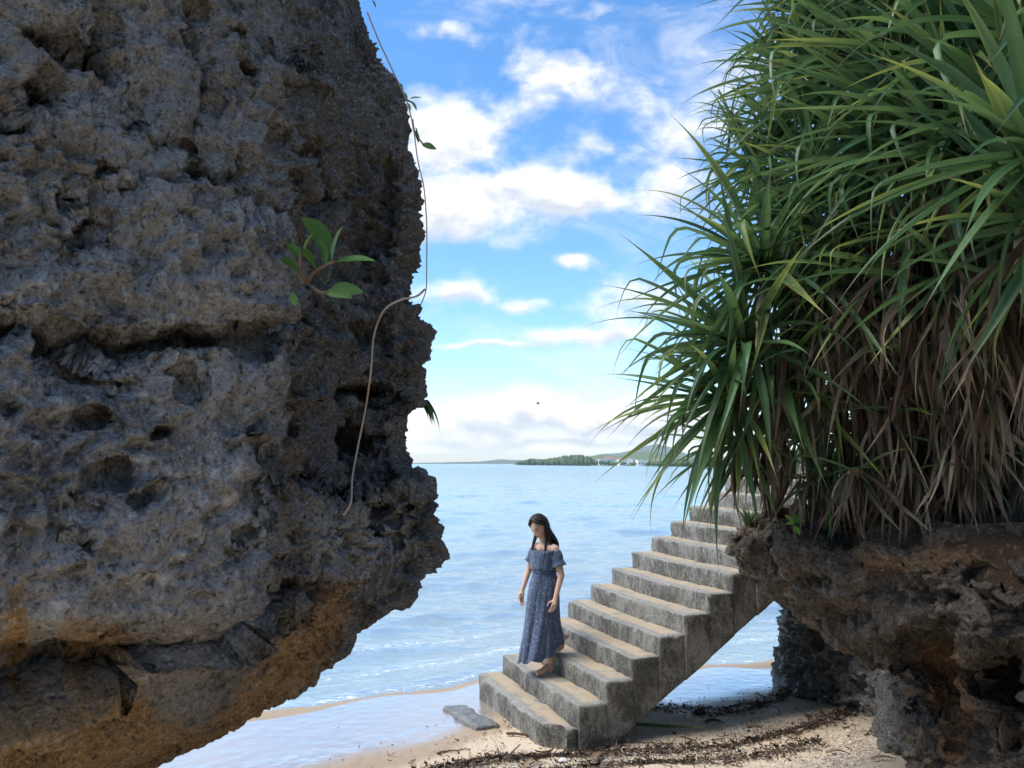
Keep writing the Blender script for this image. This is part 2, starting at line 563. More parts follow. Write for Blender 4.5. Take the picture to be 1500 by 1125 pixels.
def build_sea():
    r = [5.5]
    while r[-1] < 9000:
        g = 0.0042 if r[-1] < 40 else (0.009 if r[-1] < 400 else 0.03)
        r.append(r[-1] * (1 + g))
    r = np.array(r)
    ang = np.radians(np.concatenate([np.linspace(-100, -34, 40, endpoint=False), np.linspace(-34, 34, 420), np.linspace(34, 100, 40)[1:]]))
    RR, AA = np.meshgrid(r, ang, indexing='ij')
    x, y = (RR * np.sin(AA)).ravel(), (RR * np.cos(AA)).ravel()
    s = shore_s(x, y)
    sz = sand_z(x, y)
    depth = np.maximum(WATER_Z - sz, 0)
    h = np.zeros_like(x)
    spacing = np.maximum(RR.ravel() * 0.0042, 0.03)
    wr = np.random.default_rng(4)
    nearm = RR.ravel() < 600
    warp = np.zeros_like(x)
    warp[nearm] = fbm(np.stack([x[nearm] * .25, y[nearm] * .25, x[nearm] * 0], 1), 3, .5, 21)
    for k in range(26):
        lam = 0.28 * (1.16 ** k)
        th = math.radians(-62 + wr.normal(0, 24))
        kx, ky = math.cos(th) * 2 * math.pi / lam, math.sin(th) * 2 * math.pi / lam
        a = 0.0052 * lam ** 0.6
        ph = wr.uniform(0, 6.28)
        fade = sstep(lam / spacing, 2.5, 6.0)
        sh = np.sin(kx * x + ky * y + ph + warp * (2.5 + 1.2 * wr.random()))
        h += fade * a * (sh + 0.25 * (2 * sh * sh - 1))
    h *= 0.12 + 0.88 * sstep(-s, 0.0, 3.5)
    # small breakers running in along the shore
    for off, amp, wd in ((0.35, 0.028, 0.13), (1.25, 0.04, 0.2), (2.4, 0.045, 0.25), (4.3, 0.04, 0.35)):
        q = -s - off - 0.22 * warp - 0.1 * np.sin(x * 1.3 + off * 3)
        h += amp * np.exp(-(q / wd) ** 2) * (0.5 + 0.5 * np.sin(x * 0.9 + off * 5))
    z = WATER_Z + h
    edge = sstep(-s, -0.05, 0.25)
    z = z * edge + np.minimum(z, WATER_Z + 0.003) * (1 - edge)
    foam = 0.9 * np.exp(-((-s - 0.10 - 0.10 * warp) / 0.07) ** 2) + 0.8 * np.exp(-((-s - 1.0 - 0.22 * warp) / 0.10) ** 2) + 0.6 * np.exp(-((-s - 2.2 - .25 * warp) / 0.12) ** 2)
    F = grid_faces(len(r), len(ang))
    keep = (s[F] < 0.5).any(1)
    F = F[keep]
    used = np.unique(F)
    rem = np.full(len(x), -1); rem[used] = np.arange(len(used))
    me = mesh_np('sea', np.stack([x, y, z], 1)[used], rem[F][:, ::-1])
    fattr(me, 'depth', depth[used]); fattr(me, 'foam', foam[used])
    o = link('sea', me, water_material())
    tag(o, 'rippled blue sea, clear over sand near the shore', kind='structure')

build_ground()
build_sea()

# ================================================================== concrete staircase
def concrete_material(name='weathered_concrete', sandy=True, wet=False):
    m, t, out = new_mat(name)
    tcn = t.node('ShaderNodeTexCoord')
    geo = t.node('ShaderNodeNewGeometry')
    P = tcn.outputs['Object']
    N = t.sep(geo.outputs['Normal'])
    n1 = t.noise(P, 2.6, 5, 0.65, 0.5)
    n2 = t.noise(P, 11.0, 6, 0.7, 0.8)
    n3 = t.noise(P, 60.0, 4, 0.7)
    base = t.mix(n1, (0.235, 0.23, 0.205), (0.345, 0.338, 0.305))
    # black algae in blotches on the upright faces, running down from the nosings
    st = t.noise(t.vmul(P, (1.0, 1.0, 0.75)), 3.2, 7, 0.72, 0.25)
    st2 = t.noise(t.vmul(P, (1.0, 1.0, 0.35)), 26.0, 4, 0.65, 0.2)
    upright = t.sub(1.0, t.smooth(N[2], 0.35, 0.8))
    dark = t.mul(t.smooth(t.add(st, t.mul(t.sub(st2, 0.5), 0.45)), 0.38, 0.60), upright)
    col = t.mix(t.mul(dark, 0.80), base, (0.062, 0.061, 0.053))
    col = t.mix(t.mul(t.smooth(n2, 0.56, 0.70), 0.8), col, (0.40, 0.385, 0.335))
    col = t.mix(t.mul(t.smooth(n3, 0.52, 0.66), 0.8), col, (0.075, 0.07, 0.06))
    col = t.mix(t.mul(t.smooth(n3, 0.44, 0.34), 0.5), col, (0.46, 0.44, 0.39))
    if sandy:
        # trodden sand lies on the treads
        sm = t.mul(t.smooth(N[2], 0.75, 0.97), t.smooth(t.add(t.noise(P, 4.0, 5, 0.65), t.mul(n3, 0.18)), 0.40, 0.60))
        sm = t.mul(sm, t.smooth(t.add(t.attr('nose'), t.mul(t.sub(n2, 0.5), 0.12)), 0.05, 0.11))
        col = t.mix(t.mul(sm, 0.8), col, (0.50, 0.39, 0.26))
    pits = t.voronoi(P, 75.0)
    h = t.add(t.add(t.mul(n2, 0.8), t.mul(n3, 0.5)), t.mul(t.smooth(pits, 0.0, 0.35), 0.35))
    nb = t.bump(h, 0.022, 0.95)
    if wet:
        col = t.mix(0.5, col, (0.08, 0.08, 0.08))
        principled(t, out, col, t.math('MULTIPLY_ADD', n2, 0.4, 0.05), nb, 0.6)
    else:
        principled(t, out, col, 0.92, nb, 0.25)
    return m
M_CONC = concrete_material()

ST_A = R(20.7)
SD = np.array([math.cos(ST_A), math.sin(ST_A), 0.0])        # uphill
SW = np.array([math.sin(ST_A), -math.cos(ST_A), 0.0])       # across, towards the beach
SP = np.array([-0.369, 8.72, 0.0])
RISE, RUN, WIDTH, Z1 = 0.176, 0.275, 1.97, 0.213
def stair_pt(u, w, z):
    return SP + SD * u + SW * w + np.array([0, 0, z])

def rough_box(size, div, rad, amp, seed, freq=6.0, edge_amp=0.0, low=None):
    """box from 0 to size with rounded, uneven edges -> verts, quads (shared verts)"""
    sx_, sy_, sz_ = size
    nx, ny, nz = div
    key, V, F = {}, [], []
    def vid(i, j, k):
        q = (i, j, k)
        if q not in key:
            key[q] = len(V); V.append((i / nx * sx_, j / ny * sy_, k / nz * sz_))
        return key[q]
    for k, flip in ((0, 1), (nz, 0)):
        for i in range(nx):
            for j in range(ny):
                f = [vid(i, j, k), vid(i + 1, j, k), vid(i + 1, j + 1, k), vid(i, j + 1, k)]
                F.append(f[::-1] if flip else f)
    for j, flip in ((0, 0), (ny, 1)):
        for i in range(nx):
            for k in range(nz):
                f = [vid(i, j, k), vid(i + 1, j, k), vid(i + 1, j, k + 1), vid(i, j, k + 1)]
                F.append(f[::-1] if flip else f)
    for i, flip in ((0, 1), (nx, 0)):
        for j in range(ny):
            for k in range(nz):
                f = [vid(i, j, k), vid(i, j + 1, k), vid(i, j + 1, k + 1), vid(i, j, k + 1)]
                F.append(f[::-1] if flip else f)
    V = np.array(V); F = np.array(F)
    S = np.array(size, float)
    rr = rad * (1 + 0.9 * vnoise(V * 7.0 + seed * 3.1, seed))[:, None] + edge_amp * (np.maximum(vnoise(V * 12 + seed, seed + 5), 0) + 0.6 * np.maximum(vnoise(V * 30 + seed, seed + 6), 0))[:, None]
    if low is not None:
        rr = np.where(V[:, 2:3] < low, 0.003, rr)
    rr = np.clip(rr, 0.003, min(size) * 0.45)
    inner = np.clip(V, rr, S - rr)
    dlt = V - inner
    ln = np.linalg.norm(dlt, axis=1, keepdims=True)
    mx = np.abs(dlt).max(1, keepdims=True)
    V2 = inner + np.where(ln > 1e-9, dlt / np.maximum(ln, 1e-9) * np.minimum(mx, rr), 0)
    N = vert_normals(V2, F)
    V2 = V2 + N * (amp * fbm(V2 * freq + seed * 7.7, 4, .55, seed))[:, None]
    return V2, F

def build_stairs():
    root = empty('concrete_staircase', SP)
    tag(root, 'weathered grey concrete staircase rising from the sand past the overhanging cliff', 'staircase')
    srng = np.random.default_rng(3)
    T = 0.57
    slope = RISE / RUN
    for i in range(15):
        zt = Z1 + RISE * i
        u0 = RUN * i
        top = zt
        near_off = float(srng.normal(0, 0.010))
        far_off = float(srng.normal(0, 0.015))
        run = RUN + 0.006 if i < 14 else 1.6
        soff0 = Z1 - T + slope * u0
        hgt = T + 0.02
        size = (run, WIDTH + near_off + far_off, hgt)
        V, F = rough_box(size, (14, 110, 28), 0.016 + (0.030 if i == 0 else 0.0), 0.011, i + 1, 5.0, 0.036, hgt - RISE * (1.0 if i else 3.0))
        u = V[:, 0]; w = V[:, 1] - far_off; zl = V[:, 2]
        frac = 1 - zl / hgt
        # upright below, the underside follows the slope of the flight
        z = top - (hgt - zl) + frac * slope * np.minimum(u, RUN) * (1 if i < 14 else 0.6)
        # treads are worn down in the middle, the nosing is chipped
        worn = 0.012 * np.exp(-((w - WIDTH * .45) / .5) ** 2) * sstep(zl, hgt * .9, hgt)
        z = z - worn
        if i == 0:   # the lowest corner is rounded off
            cw = sstep(w, WIDTH - 0.35, WIDTH) * (1 - sstep(u, 0.0, 0.24))
            u = u + 0.17 * cw * cw
        if i < 2:
            w = w - (0.0 if i else 0.03)
        u = u + u0
        loc = SD[None] * u[:, None] + SW[None] * w[:, None] + np.stack([np.zeros_like(z), np.zeros_like(z), z], 1)
        me = mesh_np('step', loc, F)
        fattr(me, 'nose', np.minimum(u - u0, WIDTH - w))
        link('step', me, M_CONC, root)
    # half-buried slab in front of the lowest step
    V, F = rough_box((0.27, 0.85, 0.12), (20, 50, 8), 0.03, 0.030, 41, 5.0, 0.05)
    me = mesh_np('concrete_slab', V - np.array([0.18, 0.47, 0.06]), F)
    o = link('concrete_slab', me, concrete_material('wet_concrete', False, True))
    p = at(692, 1034, 8.05)
    o.location = (p[0], p[1], float(sand_z(p[0], p[1])) - 0.034)
    o.rotation_euler = (R(-2.5), R(6), R(27))
    tag(o, 'wet broken concrete slab half buried in sand before the lowest step', 'slab')

build_stairs()

# ================================================================== limestone
def rock_material(name, grey_a, grey_b, pale, dark, ochre_a, ochre_b, bump_d, sc=1.0, rough=0.9):
    m, t, out = new_mat(name)
    geo = t.node('ShaderNodeNewGeometry')
    P = geo.outputs['Position']
    n1 = t.noise(P, 1.7 * sc, 5, 0.62, 0.6)
    n2 = t.noise(P, 9.0 * sc, 6, 0.68, 0.5)
    n3 = t.noise(P, 45.0 * sc, 5, 0.7, 0.3)
    v1 = t.voronoi(t.vadd(P, t.vmul(t.noise(P, 8 * sc, 2, 0.5, out=1), (0.06, 0.06, 0.06))), 34.0 * sc)
    col = t.mix(t.smooth(n1, 0.32, 0.68), grey_a, grey_b)
    col = t.mix(t.smooth(n2, 0.54, 0.70), col, pale)
    col = t.mix(t.mul(t.smooth(t.add(n2, t.mul(n1, 0.5)), 0.70, 0.52), 0.75), col, dark)
    oc = t.mix(n2, ochre_a, ochre_b)
    och = t.attr('ochre')
    of = t.mul(t.smooth(t.add(och, t.mul(t.smooth(och, 0.02, 0.4), t.add(t.mul(t.sub(n2, 0.5), 1.6), t.mul(t.sub(n3, 0.5), 0.8)))), 0.30, 0.90), 0.92)
    col = t.mix(of, col, oc)
    col = t.mix(t.mul(t.smooth(n3, 0.55, 0.72), 0.75), col, pale)
    col = t.mix(t.mul(t.smooth(n3, 0.47, 0.34), 0.85), col, dark)
    li = t.mul(t.smooth(t.add(t.attr('dark_mask'), t.add(t.mul(t.sub(n2, 0.5), 1.2), t.mul(t.sub(n3, 0.5), 1.2))), 0.25, 0.95), 0.72)
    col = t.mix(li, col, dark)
    n4 = t.noise(P, 105.0 * sc, 3, 0.7)
    col = t.mix(t.mul(t.smooth(n4, 0.56, 0.70), 0.55), col, pale)
    col = t.mix(t.mul(t.smooth(n4, 0.46, 0.34), 0.6), col, dark)
    # salt and lichen flecks
    fl = t.smooth(t.noise(P, 120.0 * sc, 2, 0.6), 0.70, 0.76)
    col = t.mix(t.mul(fl, 0.6), col, (0.45, 0.43, 0.38))
    h = t.add(t.add(t.mul(n3, 0.9), t.mul(n2, 0.8)), t.mul(t.smooth(v1, 0.02, 0.5), 0.55))
    h = t.add(h, t.mul(t.noise(P, 160.0 * sc, 3, 0.65), 0.25))
    nb = t.bump(h, bump_d, 1.0)
    principled(t, out, col, rough, nb, 0.25 if rough > 0.6 else 0.7)
    return m
M_ROCK = rock_material('dark_limestone', (0.305, 0.292, 0.262), (0.46, 0.442, 0.40), (0.74, 0.715, 0.655), (0.065, 0.060, 0.053),
                       (0.34, 0.19, 0.062), (0.62, 0.37, 0.14), 0.034)
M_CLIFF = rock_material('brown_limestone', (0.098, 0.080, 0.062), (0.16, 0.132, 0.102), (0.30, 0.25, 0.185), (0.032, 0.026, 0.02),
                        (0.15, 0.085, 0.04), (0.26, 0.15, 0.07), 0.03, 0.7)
M_SHORE = rock_material('sea_washed_limestone', (0.21, 0.212, 0.212), (0.34, 0.34, 0.33), (0.60, 0.60, 0.58), (0.04, 0.04, 0.04),
                        (0.2, 0.14, 0.08), (0.3, 0.24, 0.16), 0.03, 0.8, 0.42)
M_SPUR = rock_material('pale_limestone', (0.15, 0.145, 0.13), (0.23, 0.22, 0.20), (0.38, 0.36, 0.33), (0.07, 0.065, 0.06),
                       (0.3, 0.22, 0.13), (0.4, 0.3, 0.2), 0.03, 0.8)

def karst(P, N, scale=1.0, big=0.16, seed=0, pit=1.0):
    """weathered coral limestone: lumps, honeycomb pits, knife edges; returns the offset along N"""
    W = P + 0.05 / scale * np.stack([vnoise(P * 9 * scale + 3, seed), vnoise(P * 9 * scale + 9, seed + 1), vnoise(P * 9 * scale + 17, seed + 2)], 1)
    d = big * fbm(P * 1.3 * scale, 3, .5, seed + 3)
    d += 0.055 / scale * fbm(P * 4.4 * scale, 4, .55, seed + 9, ridged=True)
    mask = sstep(fbm(P * 1.9 * scale + 5, 2, .5, seed + 14), -0.35, 0.35)
    for fr, dep, rr, th in ((4.6, .12, .55, .5), (9.0, .105, .58, .36), (17.0, .062, .60, .22), (33.0, .028, .64, .10), (62.0, .012, .66, .05)):
        w, i = worley(W * fr * scale + fr, seed + int(fr))
        d -= pit / scale * dep * (i > th) * (0.35 + 0.65 * mask) * np.maximum(1 - w / rr, 0) ** 0.7
    d += 0.018 / scale * fbm(P * 30 * scale, 3, .6, seed + 20, ridged=True)
    return d

def loft(limb, ring_fn, NU, NV, weights, levels_w=None):
    """limb = list of level records resampled to NV; ring_fn(record) -> control points in plan"""
    L = catmull(np.array(limb, float), NV, False, levels_w)
    V = np.empty((NV, NU, 3))
    for i in range(NV):
        xy = catmull(ring_fn(L[i]), NU, True, weights)
        V[i, :, :2] = xy[:, :2]
        V[i, :, 2] = L[i][2] + (xy[:, 2] if xy.shape[1] > 2 else 0)
    return V

# ------------------------------------------------------------------ the big boulder
SIL = [(330, -560, 3.30), (450, -420, 3.30), (505, -260, 3.25), (530, -110, 3.20), (545, 0, 3.20), (560, 60, 3.20), (588, 120, 3.20), (612, 190, 3.20), (628, 245, 3.20),
       (622, 300, 3.20), (620, 340, 3.20), (610, 390, 3.20), (608, 440, 3.20), (622, 480, 3.20), (629, 530, 3.20), (628, 572, 3.20), (616, 605, 3.18), (602, 645, 3.16),
       (603, 672, 3.14), (614, 694, 3.12), (628, 718, 3.10), (633, 750, 3.10), (637, 790, 3.10), (627, 832, 3.10), (605, 876, 3.10), (588, 908, 3.10), (545, 948, 3.10),
       (512, 988, 3.10), (478, 1016, 3.10), (428, 1042, 3.10), (366, 1068, 3.10), (306, 1094, 3.10), (246, 1120, 3.10), (130, 1162, 3.10), (0, 1200, 3.10),
       (-100, 1310, 3.10), (-160, 1460, 3.10), (-240, 1640, 3.10), (-280, 1900, 3.10)]
def build_boulder():
    lim = []
    for px, py, d in SIL:
        p = at(px, py, d)
        lim.append((p[0], p[1], p[2]))
    zt, zb = lim[0][2], lim[-1][2]
    def ring(L):
        xl, dl, z = L
        # how far the underside draws back (0 above, 1 at the foot)
        under = float(sstep(np.array(z), 1.7, 0.2))
        topf = float(sstep(np.array(z), 4.9, zt))
        p = [(xl, dl),
             (xl - .14, dl - .34),
             (min(-.62, xl - .24), dl - .72),
             (min(-.80, xl - .42), dl - .98 - .12 * (1 - under)),
             (min(-1.02, xl - .60), dl - 1.38 + .15 * under),
             (min(-1.35, xl - .85), dl - 1.75 + .25 * under),
             (-2.3 - .2 * under, 1.05 + .4 * under),
             (-3.7, 1.2 + .5 * under),
             (-4.7, 2.8),
             (-4.3, 5.0),
             (min(-2.4, xl / dl * (5.2 - 1.6 * under) - .35), 5.2 - 1.6 * under),
             (min(xl - .55, xl / dl * (dl + 1.25 - .7 * under) - .2) - .45 * float(sstep(np.array(z), 2.3, 1.5)), dl + 1.25 - .7 * under)]
        p = np.array(p, float)
        c = np.array([-2.5, 3.0])
        p = c + (p - c) * (1 - 0.35 * topf * np.array([0, .3, .6, 1, 1, 1, 1, 1, 1, 1, 1, .4])[:, None])
        return p
    NU, NV = 620, 860
    wts = [110, 115, 80, 80, 75, 30, 12, 8, 8, 8, 12, 95]
    lw = []
    for (a, b) in zip(SIL[:-1], SIL[1:]):
        vis = 1.0 if (b[1] > -20 and a[1] < 1190) else 0.18
        lw.append(vis * max(math.hypot(b[0] - a[0], b[1] - a[1]), 20))
    V = loft(lim, ring, NU, NV, wts, lw)
    # cap on top
    F = grid_faces(NV, NU, True)
    P = V.reshape(-1, 3)
    N = vert_normals(P, F)
    cen = np.array([-2.6, 3.2, 3.0])
    if (N * (P - cen)).sum(1).mean() < 0:
        F = F[:, ::-1]; N = -N
    # broad forms first
    P = P + N * (0.10 * fbm(P * 1.1, 3, .5, 31))[:, None] * 0.8
    px, py, dep = to_px(P)
    front = (P[:, 1] < 3.9) & (P[:, 1] > 0.3)
    N = vert_normals(P, F)
    d = np.zeros(len(P))
    wob = 14 * vnoise(P * 6, 71) + 7 * vnoise(P * 17, 72)
    wob2 = 15 * vnoise(P * 7 + 40, 73) + 7 * vnoise(P * 19, 74)
    # the near block stands proud of the hollowed rock to its right and below it
    block = [(-400, -700), (300, -700), (330, -100), (345, 60), (400, 130), (415, 260), (405, 330), (425, 420), (415, 480), (395, 530), (390, 640), (376, 730), (352, 850), (332, 960),
             (278, 1062), (225, 1020), (170, 955), (80, 940), (-60, 1010), (-400, 1000)]
    sd = poly_sdf(px + wob, py + wob * .6, block)
    limb_in = poly_sdf(px, py, [(-900, -900)] + [(a, b) for a, b, c in SIL[1:34]] + [(-900, 1300)])
    inset = sstep(limb_in, 5, 75)
    low_ = 1 - sstep(py, 880, 1000)
    d += np.where(front, inset * (0.27 * sstep(sd, -14, 16) * low_ - 0.075), 0)
    # second block bulging at the edge of the rock, low down
    blk2 = [(440, 700), (520, 700), (590, 690), (640, 700), (660, 800), (610, 890), (560, 900), (515, 850), (420, 880), (395, 820), (430, 760)]
    sd2 = poly_sdf(px + wob, py - wob * .6, blk2)
    d += np.where(front, 0.07 * sstep(sd2, -12, 14), 0)
    # ledge between
    crack = [(-200, 530), (0, 500), (60, 505), (140, 517), (230, 500), (330, 505), (405, 478), (440, 455)]
    cd = line_dist(px + wob * .5, py + wob * .8, crack)
    d -= np.where(front, 0.14 * (1 - sstep(cd + 10 * vnoise(P * 9, 75), 4, 24)), 0)
    for ln, wd, dp in (([(395, 520), (388, 620), (372, 740), (360, 800)], 12, .10), ([(440, 60), (420, 150), (440, 240), (430, 330)], 14, .10),
                       ([(590, 690), (585, 740), (580, 790)], 8, .08), ([(250, 30), (262, 120), (255, 190)], 11, .09)):
        q = line_dist(px + wob, py + wob, ln)
        d -= np.where(front, dp * (1 - sstep(q, wd * .3, wd * 1.6)), 0)
    HOLES = [(475, 245, 52, 48, .24), (505, 300, 40, 40, .16), (365, 65, 32, 36, .15), (128, 95, 20, 45, .13), (40, 100, 55, 22, .12), (20, 165, 45, 30, .12), (95, 120, 60, 16, .10),
             (148, 205, 26, 20, .10), (190, 235, 24, 20, .09), (262, 268, 28, 24, .12), (300, 262, 16, 14, .09), (128, 268, 14, 12, .08), (57, 293, 16, 14, .09), (235, 235, 18, 18, .08),
             (165, 305, 24, 14, .08), (100, 345, 34, 18, .06), (75, 360, 12, 10, .07), (230, 340, 26, 18, .05), (365, 345, 20, 15, .06), (315, 110, 18, 16, .10), (490, 75, 16, 16, .12), (455, 60, 18, 24, .09), (310, 65, 18, 10, .08),
             (430, 395, 34, 55, .15), (470, 450, 30, 25, .08), (395, 575, 14, 26, .12), (540, 708, 26, 38, .20), (487, 690, 26, 17, .15), (440, 700, 24, 14, .12), (468, 640, 28, 13, .12), (470, 595, 22, 16, .10),
             (560, 590, 30, 28, .12), (545, 640, 22, 16, .10), (588, 742, 9, 20, .08), (140, 700, 44, 16, .05), (180, 728, 26, 11, .05), (190, 640, 12, 10, .06), (250, 560, 26, 20, .05), (100, 620, 22, 14, .04), (70, 530, 40, 20, .08),
             (470, 930, 26, 12, .04), (150, 910, 22, 18, .05), (330, 760, 12, 10, .04), (85, 790, 22, 12, .04), (520, 470, 22, 16, .07), (580, 470, 22, 30, .06), (600, 600, 16, 26, .08)]
    for hx, hy, a, b, dp in HOLES:
        q = np.hypot((px + wob * 1.3 - hx) / a, (py + wob2 - hy) / b)
        d -= np.where(front, 1.4 * dp * (1 - sstep(q, 0.35, 1.15)), 0)
    view = CAM - P; view /= np.linalg.norm(view, axis=1, keepdims=True)
    d = d * sstep((N * view).sum(1), 0.05, 0.42)      # carved from the front only
    d -= np.where(front, 0.065, 0)
    P = P + N * d[:, None]
    N = vert_normals(P, F)
    Nb = N.copy()
    for _ in range(6):      # broad facing of the surface
        g = Nb.reshape(NV, NU, 3)
        g = (g + np.roll(g, 9, 1) + np.roll(g, -9, 1) + np.roll(g, 9, 0) + np.roll(g, -9, 0)) / 5
        Nb = g.reshape(-1, 3)
    # smoother rain-washed skin on the near block low down, sharper honeycomb above
    sm = np.where(front, sstep(py, 330, 620) * sstep(px, 470, 380), 0)
    dk = karst(P, N, 1.2, 0.05, 2, 1.15)
    ii = np.arange(NU)[None].repeat(NV, 0).ravel()
    cum_ = np.cumsum([0] + wts) / sum(wts) * NU
    rear = np.where(ii > cum_[5], 1 - sstep(ii.astype(float), cum_[11] + 50, NU - 12.0), 0.0)      # the far side is plainer
    P = P + N * (dk * (1 - 0.35 * sm) * (1 - 0.8 * rear) * (1 - 0.50 * sstep(-Nb[:, 2], 0.1, 0.55)))[:, None]
    # trim the hanging lumps of the underside back to its worn, slanting line
    fx, fy, fd = to_px(P)
    line = [(660, 700), (645, 800), (625, 850), (592, 905), (545, 950), (508, 984), (480, 1010), (450, 1036), (400, 1060), (330, 1092), (260, 1122), (150, 1180), (0, 1260), (-300, 1400), (-900, 1500), (-900, 300), (600, 300)]
    over = np.maximum(-poly_sdf(fx, fy, line) - 5 - 5 * vnoise(P * 25, 83), 0)
    over = np.where((fy > 860) & (fy < 1400) & (P[:, 1] < 4.2) & (P[:, 1] > 1.0), over, 0) * fd / FPX
    P = P + over[:, None] * np.array([-0.55, 0.1, 0.80])
    fx, fy, _ = to_px(P)
    # ochre stains where the underside was sheltered from rain
    st1 = poly_sdf(fx, fy, [(520, 850), (515, 905), (470, 990), (400, 1050), (300, 1120), (0, 1300), (-200, 1400), (-100, 1010), (60, 1000), (170, 1000), (250, 1060), (300, 1070), (360, 1000), (420, 930), (480, 870)])
    st2 = poly_sdf(fx, fy, [(60, 960), (110, 905), (200, 925), (215, 975), (120, 985)])
    st3 = poly_sdf(fx, fy, [(18, 860), (36, 850), (40, 960), (5, 1000), (5, 940)])
    st4 = poly_sdf(fx, fy, [(410, 560), (450, 570), (460, 640), (430, 760), (400, 800), (395, 700)])
    oc = np.maximum.reduce([sstep(st1, -60, 40), sstep(st2, -40, 30)*.8, sstep(st3, -25, 12) * .9, sstep(st4, -20, 20) * .55])
    oc = np.where(P[:, 1] < 3.4, oc, 0.1)
    # cap the top
    nV = len(P)
    top = np.arange(NU)
    capc = P[top].mean(0) + np.array([0, 0, 0.25])
    Vall = np.concatenate([P, capc[None]])
    capF = np.stack([top, np.roll(top, -1), np.full(NU, nV), np.full(NU, nV)], 1)
    tri = np.stack([top, np.roll(top, -1), np.full(NU, nV)], 1)
    me = bpy.data.meshes.new('coral_boulder')
    allF = np.concatenate([F.ravel(), tri.ravel()]).astype(np.int32)
    starts = np.concatenate([np.arange(0, F.size, 4), F.size + np.arange(0, tri.size, 3)]).astype(np.int32)
    me.vertices.add(len(Vall)); me.vertices.foreach_set('co', Vall.astype(np.float32).ravel())
    me.loops.add(len(allF)); me.loops.foreach_set('vertex_index', allF)
    me.polygons.add(len(starts)); me.polygons.foreach_set('loop_start', starts)
    me.polygons.foreach_set('use_smooth', np.ones(len(starts), bool))
    me.update(); me.validate()
    fattr(me, 'ochre', np.concatenate([oc, [0]]))
    # darker colour everywhere but the near block and stained underside, strongest on the right
    spared = np.maximum.reduce([sstep(poly_sdf(fx, fy, [(-300, 540), (60, 530), (300, 515), (385, 560), (385, 650), (372, 740), (350, 860), (330, 960), (275, 1070), (200, 1010), (-300, 1000)]), -25, 30),
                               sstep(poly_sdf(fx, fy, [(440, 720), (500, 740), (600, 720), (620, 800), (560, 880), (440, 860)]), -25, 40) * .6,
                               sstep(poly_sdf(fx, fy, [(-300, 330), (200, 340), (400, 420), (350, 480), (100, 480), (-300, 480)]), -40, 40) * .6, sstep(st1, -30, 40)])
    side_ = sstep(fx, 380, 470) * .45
    fattr(me, 'dark_mask', np.concatenate([np.clip((1 - spared) * .44 + side_ * (1 - spared), 0, 1), [0.5]]))
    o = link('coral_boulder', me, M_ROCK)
    tag(o, 'huge dark grey pitted limestone boulder with ochre stained underside overhanging the sand', 'rock')
    return P, N
BP, BN = build_boulder()
BPX, BPY, BD = to_px(BP)

def on_surface(P, PX, PY, D, px, py, rad=5):
    m = np.where((np.abs(PX - px) < rad) & (np.abs(PY - py) < rad) & (D > 0.3))[0]
    if len(m) == 0:
        m = np.array([np.argmin((PX - px) ** 2 + (PY - py) ** 2 + np.where(D < 0.3, 1e9, 0))])
    return P[m[np.argmin(D[m])]]

